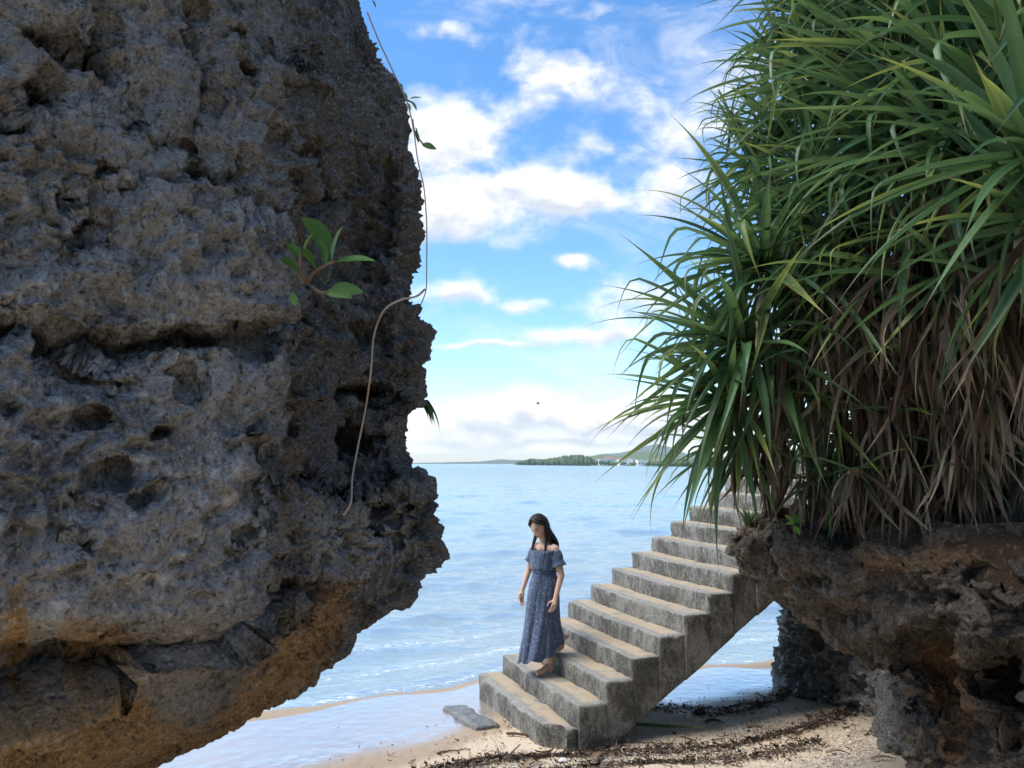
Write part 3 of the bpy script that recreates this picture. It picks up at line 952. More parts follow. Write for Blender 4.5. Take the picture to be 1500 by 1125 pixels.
# ------------------------------------------------------------------ the overhanging cliff with its soil bank
CSIL = [(1130, 742, 6.5, .0), (1098, 760, 6.4, .1), (1072, 786, 6.3, .2), (1068, 808, 6.25, .3), (1088, 838, 6.2, .4), (1128, 872, 6.1, .5), (1190, 918, 5.9, .6), (1256, 958, 5.7, .7),
        (1304, 984, 5.5, .8), (1330, 1010, 5.4, .85), (1326, 1045, 5.35, .9), (1318, 1075, 5.3, .93), (1334, 1120, 5.25, .96), (1340, 1200, 5.2, 1.0), (1340, 1330, 5.2, 1.0)]
def build_cliff():
    lim = []
    for px, py, d, f in CSIL:
        p = at(px, py, d)
        lim.append((p[0], p[1], p[2], f))
    def ring(L):
        xl, dl, z, f = L
        # above the lip the ledge steps back, below it the face hangs over
        up = float(sstep(np.array(z), 1.85, 2.12))
        b = 0.55 * up
        inw = 0.35 * float(sstep(np.array(z), 1.5, 0.6))
        p = [(xl, dl), (xl + .12, dl - .40 + b * .5), (max(xl + .35, 2.02), dl - .95 + b), (max(xl + .5, 2.35 + .12 * f), 4.62 + b + inw * .7),
             (2.78 + .1 * f, 4.05 + b + inw), (3.5, 3.4 + b + inw), (4.6, 2.9 + b), (7.5, 2.5), (9.5, 6), (8.5, 11), (5.2, 9.6), (4.2, 7.8), (max(xl + .75, 2.75), max(dl + .6, 6.6))]
        return np.array(p, float)
    NU, NV = 420, 330
    wts = [60, 75, 80, 60, 55, 25, 10, 6, 6, 6, 8, 15, 25]
    V = loft(lim, ring, NU, NV, wts)
    # inner rings close the top as a sloping soil ledge
    F = grid_faces(NV, NU, True)
    P = V.reshape(-1, 3)
    N = vert_normals(P, F)
    cen = np.array([5.0, 6.5, 1.2])
    if (N * (P - cen)).sum(1).mean() < 0:
        F = F[:, ::-1]; N = -N
    px, py, dep = to_px(P)
    front = (P[:, 1] < 6.9) & (P[:, 0] < 4.5) & (dep > 1)
    wob = 12 * vnoise(P * 3.5, 81) + 6 * vnoise(P * 11, 82)
    d = np.zeros(len(P))
    for hx, hy, a, b, dp in [(1365, 985, 60, 70, .22), (1300, 870, 60, 26, .14), (1190, 850, 36, 16, .12), (1440, 840, 70, 26, .14), (1260, 790, 60, 20, .10), (1480, 1010, 40, 60, .16), (1230, 905, 40, 20, .08), (1400, 1080, 30, 40, .1), (1140, 815, 14, 30, .12)]:
        q = np.hypot((px + wob - hx) / a, (py + wob * .7 - hy) / b)
        d -= np.where(front, dp * (1 - sstep(q, 0.3, 1.2)), 0)
    for hx, hy, a, b, dp in [(1165, 800, 40, 34, .12), (1430, 930, 40, 60, .14), (1100, 800, 24, 22, .06), (1300, 930, 50, 30, .08)]:
        q = np.hypot((px + wob - hx) / a, (py + wob * .7 - hy) / b)
        d += np.where(front, dp * (1 - sstep(q, 0.2, 1.3)), 0)
    P = P + N * d[:, None]
    N = vert_normals(P, F)
    P = P + N * karst(P, N, 0.75, 0.12, 50, 0.8)[:, None]
    fx, fy, _ = to_px(P)
    s1 = poly_sdf(fx, fy, [(1340, 940), (1400, 930), (1440, 1040), (1420, 1125), (1380, 1125), (1350, 1020)])
    s2 = poly_sdf(fx, fy, [(1180, 780), (1300, 800), (1500, 760), (1600, 820), (1400, 850), (1250, 850)])
    oc = np.maximum(sstep(s1, -20, 25) * .9, sstep(s2, -20, 30) * .75)
    oc = np.maximum(oc, 0.04)
    me = mesh_np('overhanging_cliff', P, F)
    fattr(me, 'ochre', oc)
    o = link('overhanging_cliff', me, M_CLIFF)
    tag(o, 'brown undercut limestone cliff with a pointed lip over the staircase, pandanus on top', 'cliff')
    CP = P
    # ledge and bank of dark soil that carries the pandanus
    xs = np.linspace(1.45, 10.0, 260); ys = np.linspace(2.6, 11, 260)
    X, Y = np.meshgrid(xs, ys)
    x, y = X.ravel(), Y.ravel()
    edge_x = np.interp(y, [3.2, 4.0, 4.6, 5.4, 6.1, 6.6, 7.2, 11], [3.7, 2.95, 2.5, 2.2, 1.95, 2.05, 2.75, 4.2])
    inn = (x - edge_x)
    z = 1.97 + 0.14 * sstep(inn, 0, .5) + 3.9 * sstep(inn + 0.2 * vnoise(np.stack([x, y, x * 0], 1) * 1.2, 7), 1.05, 2.3) + 0.9 * sstep(inn, 2.0, 5)
    z -= 0.35 * (1 - sstep(inn, -.1, .25))
    Pn = np.stack([x, y, z], 1)
    z = z + 0.10 * fbm(Pn * 1.8, 4, .55, 90) + .05 * fbm(Pn * 9, 3, .5, 91) - .5 * sstep(z, 2.6, 3.4) * np.abs(fbm(np.stack([x * 2.2, y * 2.2, x * 0], 1), 3, .5, 95))
    BF = grid_faces(260, 260)
    BF = BF[(inn[BF] > 0.02).all(1)]
    mb = mesh_np('soil_bank', np.stack([x, y, z], 1), BF)
    mm, t, out = new_mat('leaf_litter_soil')
    geo = t.node('ShaderNodeNewGeometry')
    PP = geo.outputs['Position']
    n1 = t.noise(PP, 6.0, 6, 0.7, 0.4); n2 = t.noise(t.vmul(PP, (1.0, 1.0, 0.3)), 40.0, 4, 0.7)
    c = t.mix(n1, (0.035, 0.025, 0.016), (0.16, 0.105, 0.06))
    c = t.mix(t.smooth(n2, 0.55, 0.7), c, (0.26, 0.19, 0.12))
    principled(t, out, c, 0.95, t.bump(t.add(n1, n2), 0.05, 1.0), 0.15)
    link('soil_bank', mb, mm, o)
    return CP
CP = build_cliff()
CPX, CPY, CD = to_px(CP)

# ------------------------------------------------------------------ sea-washed rock wall behind the staircase, and the spur beside the column
def rock_lump(name, ctrl, top_z, levels, NU, NV, seed, mat, label, big=0.15, scale=1.0, pit=1.1, bottom=-0.5, shrink=0.25):
    ctrl = np.array(ctrl, float)
    c = ctrl.mean(0)
    V = np.empty((NV, NU, 3))
    for i in range(NV):
        f = i / (NV - 1)
        z = top_z + (bottom - top_z) * f
        k = 1 - shrink * (1 - f) ** 1.6
        if f < 0.06:
            k *= (f / 0.06) ** 0.5 * 0.98 + 0.02
            z = top_z
        xy = catmull(c + (ctrl - c) * k, NU, True)
        V[i, :, :2] = xy; V[i, :, 2] = z
    F = grid_faces(NV, NU, True)
    P = V.reshape(-1, 3)
    N = vert_normals(P, F)
    if (N * (P - np.array([c[0], c[1], 0.3]))).sum(1).mean() < 0:
        F = F[:, ::-1]; N = -N
    P = P + N * karst(P, N, scale, big, seed, pit)[:, None]
    me = mesh_np(name, P, F)
    fattr(me, 'ochre', np.full(len(P), 0.12))
    o = link(name, me, mat)
    tag(o, label, 'rock')
    return o
rock_lump('tidal_rock', [(2.98, 9.35), (3.15, 8.75), (3.45, 8.2), (3.62, 7.6), (3.7, 7.0), (4.6, 6.6), (6.2, 7.5), (6.5, 11.0), (4.6, 10.9), (3.5, 10.1)], 1.75, None, 360, 190, 120, M_SHORE,
          'dark sea-washed jagged rock wall standing at the waterline beneath the staircase', 0.14, 0.9, 1.5, -0.6, 0.50)
rock_lump('rock_spur', [(3.02, 6.6), (3.04, 6.2), (3.2, 5.95), (3.6, 5.9), (4.0, 6.6), (3.85, 7.4), (3.5, 7.6), (3.2, 7.1)], 0.62, None, 200, 110, 140, M_SPUR,
          'low pale grey rock spur at the cliff foot beside the coral gravel', 0.10, 1.0, 0.7, -0.5, 0.30)

# ------------------------------------------------------------------ unseen limestone cliff, added only to shade the foreground
def build_shading_cliff():
    n, m = 160, 60
    path = catmull([(-16, 6), (-9, 3.5), (-5.6, 0.6), (-3.4, -2.2), (-0.4, -3.3), (2.6, -2.4), (5.2, 0.4), (8.5, 2.5), (16, 5)], n)
    top = np.interp(np.arange(n), [0, 40, 80, 120, 159], [4.6, 4.2, 3.0, 4.2, 6.0])
    c = np.array([0, 5.0])
    V = np.empty((m, n, 3))
    for i in range(m):
        f = i / (m - 1)
        out = path + (path - c) / np.linalg.norm(path - c, axis=1, keepdims=True) * (0.5 * f + 9.0 * max(0, f - .8) / .2)
        V[i, :, :2] = out
        V[i, :, 2] = -0.4 + (top + 0.4) * np.minimum(f / .8, 1) + (1.5 * max(0, f - .8) / .2)
    P = V.reshape(-1, 3); F = grid_faces(m, n)
    N = vert_normals(P, F)
    P = P + N * (0.5 * fbm(P * .6, 4, .55, 201))[:, None]
    me = mesh_np('shading_cliff', P, F)
    fattr(me, 'ochre', np.full(len(P), .2))
    tag(link('shading_cliff', me, M_CLIFF), 'unseen limestone cliff added to shade the foreground', kind='structure')
build_shading_cliff()

# ================================================================== pandanus
def leaf_mat(name, dark, mid, edge, tip, transl, rough=0.42):
    m, t, out = new_mat(name)
    tcn = t.node('ShaderNodeTexCoord')
    oi = t.node('ShaderNodeObjectInfo')
    rnd = oi.outputs['Random']
    g = t.attr('along'); e = t.attr('across')
    P = tcn.outputs['Object']
    stripe = t.noise(t.vmul(P, (2.0, 160.0, 160.0)), 1.0, 3, 0.6)
    col = t.mix(rnd, dark, mid)
    col = t.mix(t.mul(t.smooth(stripe, 0.4, 0.7), 0.4), col, mid)
    # some leaves are going yellow from the edge and from the tip
    yel = t.smooth(t.math('FRACT', t.mul(rnd, 7.31)), 0.55, 0.95)
    col = t.mix(t.mul(yel, t.smooth(t.add(g, t.mul(e, 0.22)), 0.42, 1.15)), col, edge)
    col = t.mix(t.smooth(t.add(g, t.mul(t.sub(stripe, 0.5), 0.25)), 0.80, 0.98), col, tip)
    b = t.node('ShaderNodeBsdfPrincipled')
    t.set(b, 'Base Color', col); t.set(b, 'Roughness', rough); t.set(b, 'Specular IOR Level', 0.5)
    t.set(b, 'Normal', t.bump(stripe, 0.004, 0.6))
    tl = t.node('ShaderNodeBsdfTranslucent')
    t.set(tl, 'Color', t.mix(0.12, col, edge))
    mx = t.node('ShaderNodeMixShader')
    t.set(mx, 0, transl)
    t.l.new(b.outputs[0], mx.inputs[1]); t.l.new(tl.outputs[0], mx.inputs[2])
    t.l.new(mx.outputs[0], out.inputs[0])
    return m
M_PAND = leaf_mat('pandanus_leaf', (0.027, 0.092, 0.046), (0.105, 0.21, 0.075), (0.40, 0.43, 0.09), (0.14, 0.09, 0.055), 0.36)
def dead_mat():
    m, t, out = new_mat('dry_pandanus_leaf')
    P = t.node('ShaderNodeTexCoord').outputs['Object']
    rnd = t.node('ShaderNodeObjectInfo').outputs['Random']
    stripe = t.noise(t.vmul(P, (3.0, 150.0, 150.0)), 1.0, 4, 0.65)
    blot = t.noise(P, 7.0, 4, 0.6)
    c = t.ramp(t.add(rnd, t.mul(t.sub(blot, .5), .35)), [(0.0, (0.055, 0.038, 0.026)), (0.3, (0.13, 0.092, 0.062)), (0.55, (0.24, 0.205, 0.16)), (0.78, (0.36, 0.29, 0.20)), (1.0, (0.50, 0.43, 0.32))])
    c = t.mix(t.mul(t.smooth(stripe, 0.55, 0.72), 0.6), c, (0.07, 0.05, 0.035))
    principled(t, out, c, 0.85, t.bump(stripe, 0.01, 0.9), 0.2)
    return m
M_DEAD = dead_mat()
M_BARK = None

def strap(theta0, droop, width, kink=None, twist=0.0, bend=0.0, segs=15, keel=0.35, seed=0, power=1.6, curl=0.0):
    """strap leaf of length 1 running along +X, rising at theta0 and sagging under its weight"""
    r = np.random.default_rng(seed)
    t = np.linspace(0, 1, segs + 1)
    th = theta0 - droop * t ** power
    if kink is not None:
        th = th - kink[1] * sstep(t, kink[0] - .04, kink[0] + .04)
    th = np.maximum(th, R(-96))
    dx, dz = np.cos(th), np.sin(th)
    x = np.concatenate([[0], np.cumsum((dx[1:] + dx[:-1]) / 2)]) / segs
    z = np.concatenate([[0], np.cumsum((dz[1:] + dz[:-1]) / 2)]) / segs
    y = bend * t ** 2
    w = width * (0.85 + 0.35 * sstep(t, 0, .15) - 0.2 * t) * (1 - sstep(t, .45, 1.0) * .97)
    w = np.maximum(w, 0.0012)
    V, al, ac = [], [], []
    for i in range(segs + 1):
        T = np.array([dx[i], 2 * bend * t[i], dz[i]]); T /= np.linalg.norm(T)
        S = np.array([0, 1.0, 0]); S -= T * (S @ T); S /= np.linalg.norm(S)
        Nn = np.cross(T, S)
        a = twist * t[i]
        S2 = S * math.cos(a) + Nn * math.sin(a); N2 = np.cross(T, S2)
        c = np.array([x[i], y[i], z[i]])
        for q in (-1, -.5, 0, .5, 1):
            V.append(c + S2 * q * w[i] / 2 + N2 * (abs(q) * keel * w[i] * (1 + curl * t[i]) - .15 * w[i]))
            al.append(t[i]); ac.append(abs(q))
    me = mesh_np('leaf', np.array(V), grid_faces(segs + 1, 5))
    fattr(me, 'along', al); fattr(me, 'across', ac)
    return me

prng = np.random.default_rng(23)
ELS = [82, 68, 54, 40, 26, 12, -4, -22, -42, -62]
LEAVES = {}
for e in ELS:
    L_ = []
    for k in range(5):
        kink = (prng.uniform(.42, .68), R(prng.uniform(35, 80))) if prng.random() < .26 else None
        me = strap(R(e + prng.uniform(-5, 5)), R(prng.uniform(25, 85) * (0.6 + 0.5 * math.cos(R(e)))), prng.uniform(.034, .046), kink,
                   prng.uniform(-.6, .6), prng.uniform(-.10, .10), seed=int(prng.integers(1e6)))
        me.materials.append(M_PAND)
        L_.append(me)
    LEAVES[e] = L_
STIFF = {}
for e in ELS:
    L_ = []
    for k in range(5):
        kink = (prng.uniform(.5, .75), R(prng.uniform(35, 90))) if prng.random() < .22 else None
        me = strap(R(e + prng.uniform(-5, 5)), R(prng.uniform(8, 42)), prng.uniform(.040, .054), kink, prng.uniform(-.5, .5), prng.uniform(-.07, .07), seed=int(prng.integers(1e6)))
        me.materials.append(M_PAND)
        L_.append(me)
    STIFF[e] = L_
DEADS = []
for k in range(28):
    me = strap(R(prng.uniform(-78, -20)), R(prng.uniform(20, 70)), prng.uniform(.018, .050), (prng.uniform(.2, .75), R(prng.uniform(-25, 60))), prng.uniform(-5, 5),
               prng.uniform(-.22, .22), seed=k, power=.7, keel=prng.uniform(.3, 1.2), curl=prng.uniform(0, 1.2))
    me.materials.append(M_DEAD)
    DEADS.append(me)

def bark_mat():
    m, t, out = new_mat('pandanus_bark')
    P = t.node('ShaderNodeTexCoord').outputs['Object']
    n = t.noise(t.vmul(P, (1, 1, 4)), 14.0, 5, 0.7)
    principled(t, out, t.mix(n, (0.09, 0.065, 0.045), (0.27, 0.20, 0.14)), 0.9, t.bump(n, 0.02), 0.2)
    return m
M_BARK = bark_mat()

def put(me, name, parent, loc, rz, sc, tilt=0.0):
    o = bpy.data.objects.new(name, me)
    COL.objects.link(o)
    o.parent = parent
    o.location = loc
    o.rotation_euler = (tilt, 0, rz)
    o.scale = (sc, sc, sc)
    return o

def pandanus(c, length, n, ndead, axis, label, group, root_to=None, stiff=0.35):
    root = empty('pandanus_plant', c)
    tag(root, label, 'pandanus', group)
    ax = Vector(axis).normalized()
    q = Vector((0, 0, 1)).rotation_difference(ax)
    for i in range(n):
        f = (i + .5) / n
        el = 84 - 112 * f ** 0.85 + prng.normal(0, 5)
        az = i * 2.39996 + prng.normal(0, .12)
        v = Vector((math.cos(R(el)) * math.cos(az), math.cos(R(el)) * math.sin(az), math.sin(R(el))))
        v.rotate(q)
        wel = math.degrees(math.asin(max(-1, min(1, v.z))))
        waz = math.atan2(v.y, v.x)
        e = min(ELS, key=lambda k: abs(k - wel))
        me = (STIFF if prng.random() < stiff else LEAVES)[e][int(prng.integers(5))]
        sc = length * (0.72 + 0.42 * math.sin(math.pi * min(f * 1.1, 1)) + prng.uniform(-.1, .12))
        base = ax * (0.10 * (1 - f) - .02) * min(1, length) + Vector((v.x, v.y, 0)) * .025
        put(me, 'leaf', root, base, waz, sc, prng.normal(0, .25))
    for i in range(ndead):
        az = prng.uniform(0, 6.283)
        base = -ax * prng.uniform(.0, .25) + Vector((math.cos(az), math.sin(az), 0)) * prng.uniform(.02, .08)
        put(DEADS[int(prng.integers(28))], 'dead_leaf', root, base, az, length * prng.uniform(.55, 1.05))
    # trunk sweeps back into the bank
    end = Vector(root_to) - Vector(c) if root_to is not None else Vector((.55, .75, -.55))
    pts = [Vector((0, 0, 0)) + ax * .10, -ax * .18, -ax * .38 + Vector((0, 0, -.10)), end * .72 + Vector((0, 0, -.08)), end]
    pp = catmull([tuple(p) for p in pts], 14)
    rr_ = np.linspace(.030, .065, 14) * (0.7 + .5 * min(1, length)); rr_[0] = .003; rr_[1] *= .7
    V, F = tube(pp, rr_, 8)
    link('trunk', mesh_np('trunk', V, F), M_BARK, root)
    return root

G_TOP = ('green pandanus head in the sunlit crown on top of the clump', 'pandanus heads on top of the clump')
G_LEFT = ('green pandanus head leaning out over the staircase from the clump', 'pandanus heads leaning out over the staircase')
G_MID = ('pandanus head with a long skirt of dead brown leaves halfway down the clump', 'pandanus heads with dead skirts')
G_LOW = ('dark pandanus head in the shade above the cliff ledge', 'pandanus heads in the shade above the ledge')
G_FRINGE = ('small pandanus head trailing dead leaves over the edge of the soil ledge', 'dead pandanus bunches fringing the ledge')
HEADS = [
    # px, py, depth, leaf length, leaves, dead leaves, axis, label group
    (1195, 30, 5.3, .80, 52, 0, (-.5, -.35, .8), G_TOP), (1265, -10, 4.8, .9, 52, 0, (-.25, -.4, .9), G_TOP), (1350, -50, 4.4, 1.0, 50, 0, (-.1, -.5, .85), G_TOP),
    (1450, -10, 3.9, 1.0, 50, 4, (-.1, -.5, .85), G_TOP), (1520, 70, 3.5, 1.0, 48, 4, (-.4, -.5, .75), G_TOP), (1395, 90, 4.1, .95, 56, 4, (-.3, -.6, .7), G_TOP),
    (1300, 110, 4.6, .95, 56, 3, (-.4, -.6, .7), G_TOP), (1215, 140, 5.1, .85, 52, 4, (-.6, -.5, .65), G_TOP), (1150, 195, 5.6, .72, 48, 10, (-.8, -.3, .5), G_LEFT),
    (1200, 265, 5.1, .85, 54, 14, (-.75, -.5, .4), G_LEFT), (1300, 245, 4.6, .9, 54, 22, (-.5, -.75, .45), G_MID), (1400, 235, 3.9, .95, 52, 22, (-.45, -.75, .45), G_MID),
    (1530, 235, 3.1, .92, 46, 14, (-.75, -.5, .35), ('pandanus head with broad bright yellow-green leaves reaching out over the dead skirts', 'pandanus heads with broad bright leaves')),
    (1545, 330, 3.2, .80, 34, 24, (-.75, -.5, .2), ('pandanus head with broad bright yellow-green leaves reaching out over the dead skirts', 'pandanus heads with broad bright leaves')),
    (1128, 390, 5.2, 1.05, 62, 14, (-.9, -.25, .25), G_LEFT), (1245, 350, 4.9, .8, 44, 34, (-.55, -.75, .3), G_MID), (1345, 350, 4.4, .8, 28, 42, (-.4, -.85, .25), G_MID),
    (1450, 365, 4.0, .8, 26, 42, (-.4, -.85, .2), G_MID), (1190, 445, 5.3, .85, 46, 18, (-.8, -.5, .15), G_LEFT), (1098, 505, 5.2, 1.08, 62, 12, (-.95, -.2, .10), G_LEFT),
    (1155, 555, 5.4, .92, 52, 14, (-.85, -.45, .1), G_LEFT), (1075, 588, 5.4, 1.0, 54, 10, (-.95, -.2, .05), G_LEFT),
    (1235, 640, 5.5, .62, 42, 26, (-.5, -.75, .35), ('small dark green pandanus rosette low in the clump above the cliff lip', None)),
    (1335, 560, 5.9, .70, 36, 26, (-.3, -.8, .4), G_LOW), (1425, 610, 5.7, .70, 34, 26, (-.3, -.8, .4), G_LOW), (1490, 480, 4.9, .75, 20, 46, (-.3, -.8, .1), G_MID),
    (1305, 455, 5.1, .75, 24, 46, (-.4, -.8, .1), G_MID), (1390, 450, 4.7, .75, 20, 46, (-.3, -.8, .1), G_MID), (1205, 700, 5.5, .50, 14, 36, (-.4, -.7, .2), G_LOW),
    (1088, 650, 5.7, .70, 34, 18, (-.9, -.2, .05), G_LEFT), (1275, 700, 5.5, .50, 5, 36, (-.3, -.7, .1), G_LOW), (1480, 640, 4.9, .60, 8, 34, (-.3, -.7, .1), G_LOW),
    (1350, 480, 5.2, .80, 12, 50, (-.2, -.8, .1), G_MID), (1440, 500, 5.1, .80, 10, 50, (-.2, -.8, .1), G_MID), (1260, 560, 5.4, .70, 14, 44, (-.4, -.7, .1), G_MID),
    (1380, 560, 5.6, .60, 10, 40, (-.2, -.8, .1), G_LOW), (1330, 640, 5.7, .50, 12, 34, (-.2, -.8, .1), G_LOW), (1530, 560, 5.0, .80, 10, 44, (-.2, -.8, .1), G_MID),
    (1480, 180, 3.6, .95, 46, 0, (-.5, -.6, .6), G_TOP), (1340, 190, 4.3, .9, 50, 6, (-.5, -.7, .5), G_TOP), (1250, 80, 4.9, .9, 48, 0, (-.5, -.5, .7), G_TOP),
    (1215, 395, 6.2, .8, 46, 14, (-.6, -.6, .3), G_LOW), (1240, 500, 6.1, .8, 46, 18, (-.6, -.6, .2), G_LOW), (1185, 630, 6.2, .7, 44, 20, (-.6, -.6, .2), G_LOW), (1280, 620, 6.1, .7, 30, 34, (-.4, -.7, .2), G_LOW),
    (1255, 690, 5.0, .55, 3, 40, (-.3, -.8, .2), G_FRINGE), (1335, 690, 4.9, .55, 3, 40, (-.3, -.8, .2), G_FRINGE), (1425, 670, 4.7, .55, 3, 40, (-.3, -.8, .2), G_FRINGE), (1185, 700, 5.5, .5, 4, 36, (-.4, -.7, .2), G_FRINGE),
    (1300, 400, 4.6, .85, 10, 40, (-.4, -.8, .1), G_MID), (1400, 400, 4.1, .85, 10, 40, (-.4, -.8, .1), G_MID), (1490, 420, 3.8, .8, 6, 36, (-.4, -.8, .1), G_MID), (1225, 430, 4.9, .8, 10, 36, (-.5, -.7, .1), G_MID),
    (1200, 150, 6.3, .8, 54, 0, (-.5, -.6, .5), G_TOP), (1265, 225, 6.1, .8, 54, 0, (-.5, -.7, .5), G_TOP), (1320, 60, 5.9, .9, 54, 0, (-.4, -.6, .6), G_TOP), (1400, 10, 5.5, .9, 54, 0, (-.3, -.6, .6), G_TOP),
    (1180, 330, 6.3, .75, 54, 4, (-.6, -.6, .3), G_LOW), (1255, 310, 6.1, .75, 54, 4, (-.5, -.6, .3), G_LOW), (1460, 110, 5.2, .9, 54, 0, (-.3, -.6, .6), G_TOP), (1370, 200, 5.4, .8, 50, 4, (-.3, -.7, .5), G_TOP), (1240, 10, 5.9, .85, 50, 0, (-.4, -.5, .7), G_TOP),
    (1215, 425, 4.8, .80, 5, 40, (-.4, -.8, .1), G_MID), (1290, 410, 4.6, .85, 5, 42, (-.4, -.8, .1), G_MID), (1365, 415, 4.3, .85, 4, 42, (-.4, -.8, .1), G_MID), (1255, 525, 4.9, .75, 4, 42, (-.4, -.8, .1), G_MID),
    (1345, 525, 4.7, .75, 3, 42, (-.4, -.8, .1), G_MID), (1435, 515, 4.3, .75, 3, 42, (-.4, -.8, .1), G_MID), (1300, 610, 4.9, .65, 3, 40, (-.4, -.8, .1), G_MID), (1400, 610, 4.6, .65, 3, 40, (-.4, -.8, .1), G_MID),
    (1110, 250, 5.7, .7, 40, 6, (-.85, -.2, .4), G_LEFT), (1160, 110, 5.6, .75, 44, 4, (-.7, -.3, .6), G_TOP), (1165, 320, 5.4, .85, 48, 8, (-.85, -.3, .3), G_LEFT)]
for px, py, d, ln, n, nd, ax, (lab, grp) in HEADS:
    pandanus(tuple(at(px, py, d)), ln, n, nd, ax, lab, grp, None, .8 if 'crown' in lab or 'bright' in lab else .55)
pandanus(tuple(at(1072, 170, 6.4)), .42, 16, 18, (-.6, -.2, .75), 'thin half-dead pandanus shoot standing apart from the clump against the sky', None, root_to=tuple(at(1180, 420, 6.6)))

# stilt roots of the clump standing on the soil ledge
def stilt_root(px0, py0, d0, px1, py1, d1, r, label, grp):
    a, b = at(px0, py0, d0), at(px1, py1, d1)
    m_ = (a + b) / 2 + np.array([.05, -.04, 0])
    pts = catmull([a, a * .7 + m_ * .3, m_, b], 16)
    V, F = tube(pts, np.linspace(r, r * 1.25, 16) * (1 + .08 * np.sin(np.arange(16) * 2.2)), 10)
    o = link('stilt_root', mesh_np('stilt_root', V, F), M_BARK)
    tag(o, label, 'root', grp)
for (a, b, c, d, e, f, r) in [(1432, 600, 5.6, 1372, 812, 5.2, .040), (1490, 560, 5.4, 1468, 790, 5.0, .028), (1338, 600, 5.7, 1330, 790, 5.45, .022), (1400, 640, 5.6, 1415, 770, 5.5, .018)]:
    stilt_root(a, b, c, d, e, f, r, 'brown pandanus stilt root standing on the soil ledge', 'stilt roots on the ledge')

# ================================================================== small plants
def blade_mat(name, a, b, tr=0.3, rough=0.35):
    return leaf_mat(name, a, b, tuple(min(1, x * 1.6) for x in b), b, tr, rough)
M_FIG = blade_mat('glossy_leaf', (0.075, 0.19, 0.04), (0.18, 0.33, 0.06))
M_GRASS = blade_mat('grass_blade', (0.04, 0.09, 0.02), (0.12, 0.17, 0.04))
M_STEM, t_, o_ = new_mat('brown_stem')
principled(t_, o_, (0.20, 0.125, 0.075), 0.8)
M_VINE, t_, o_ = new_mat('pale_vine_stem')
principled(t_, o_, (0.50, 0.385, 0.27), 0.8)

def oval_leaf(width=.42, fold=.25, bend=.3, segs=10):
    t = np.linspace(0, 1, segs + 1)
    w = width * np.sin(np.pi * np.clip(t, 0, 1) ** .85) ** .8 * .5
    w[0] = .012; w[-1] = .002
    th = -bend * t * 1.4
    x = np.concatenate([[0], np.cumsum(np.cos(th[1:]))]) / segs
    z = np.concatenate([[0], np.cumsum(np.sin(th[1:]))]) / segs
    V, al, ac = [], [], []
    for i in range(segs + 1):
        for q in (-1, -.5, 0, .5, 1):
            V.append((x[i], q * w[i], z[i] + fold * abs(q) * w[i])); al.append(t[i] * .75); ac.append(abs(q) * .6)
    me = mesh_np('leaf', np.array(V), grid_faces(segs + 1, 5))
    fattr(me, 'along', al); fattr(me, 'across', ac)
    return me
FIG = [oval_leaf(.40, .3, .25), oval_leaf(.46, .2, .5), oval_leaf(.36, .5, .1)]
for me in FIG: me.materials.append(M_FIG)

def aim(o, direction, roll=0.0):
    q = Vector(direction).to_track_quat('X', 'Z')
    o.rotation_mode = 'QUATERNION'
    from mathutils import Quaternion
    o.rotation_quaternion = q @ Quaternion((1, 0, 0), roll)

def sprig(name, base, specs, stems, label, cat, scale_at, mats=FIG):
    """specs: leaf base px, leaf tip px, roll, depth shift of the tip; stems: px polylines"""
    root = empty(name, base)
    tag(root, label, cat)
    d = base[1]
    b = np.array(base)
    for k, (x0, y0, x1, y1, roll, dd) in enumerate(specs):
        p0, p1 = at(x0, y0, d) - b, at(x1, y1, d + dd) - b
        o = bpy.data.objects.new('leaf', mats[k % len(mats)])
        COL.objects.link(o); o.parent = root
        o.location = p0
        ln = float(np.linalg.norm(p1 - p0))
        o.scale = (ln, ln * scale_at, ln)
        aim(o, tuple(p1 - p0), roll)
    for st in stems:
        pts = catmull([at(x, y, d + e) - b for x, y, e in st], 10)
        V, F = tube(pts, np.linspace(.005, .0035, 10), 6)
        link('stem', mesh_np('stem', V, F), M_STEM, root)
    return root
sb = on_surface(BP, BPX, BPY, BD, 455, 405, 10)
sprig('leafy_seedling', (sb[0], float(on_surface(BP, BPX, BPY, BD, 450, 420, 30)[1]) - .19, sb[2]),
      [(487, 382, 492, 328, 1.0, -.01), (484, 382, 470, 315, 1.4, .05), (490, 384, 550, 378, .5, -.02), (476, 388, 474, 352, 1.9, .02), (463, 394, 456, 362, 1.2, .05), (446, 366, 458, 338, .9, -.03), (440, 376, 424, 356, 1.3, .02),
       (482, 388, 486, 425, 1.2, .02), (478, 428, 515, 434, .9, -.03), (484, 424, 534, 422, 1.1, .02), (430, 428, 429, 452, .9, .0), (438, 400, 412, 378, .9, .04), (480, 432, 500, 448, .6, .03)],
      [[(450, 415, .06), (458, 402, .02), (474, 390, 0), (490, 383, 0)], [(455, 418, .05), (468, 428, 0), (480, 428, 0)], [(448, 412, .06), (440, 395, .01), (440, 372, 0)]],
      'small leafy green seedling growing out of a hollow in the dark boulder', 'plant', 1.25)
sb2 = on_surface(BP, BPX, BPY, BD, 595, 150, 12)
sprig('leafy_creeper', (sb2[0], 3.12, sb2[2]),
      [(600, 145, 618, 140, .8, 0), (601, 148, 614, 158, .7, 0), (596, 150, 602, 162, .9, 0), (590, 134, 598, 148, .9, 0), (606, 190, 618, 206, .7, 0), (608, 186, 612, 196, .6, 0), (545, 0, 552, 10, .7, 0), (618, 212, 641, 214, 1.4, 0)],
      [[(585, 130, 0), (595, 145, 0), (604, 150, 0)], [(604, 175, 0), (608, 195, 0), (622, 214, 0)]],
      'tiny green creeper leaves clinging to the skyline edge of the dark boulder', 'plant', 1.0)
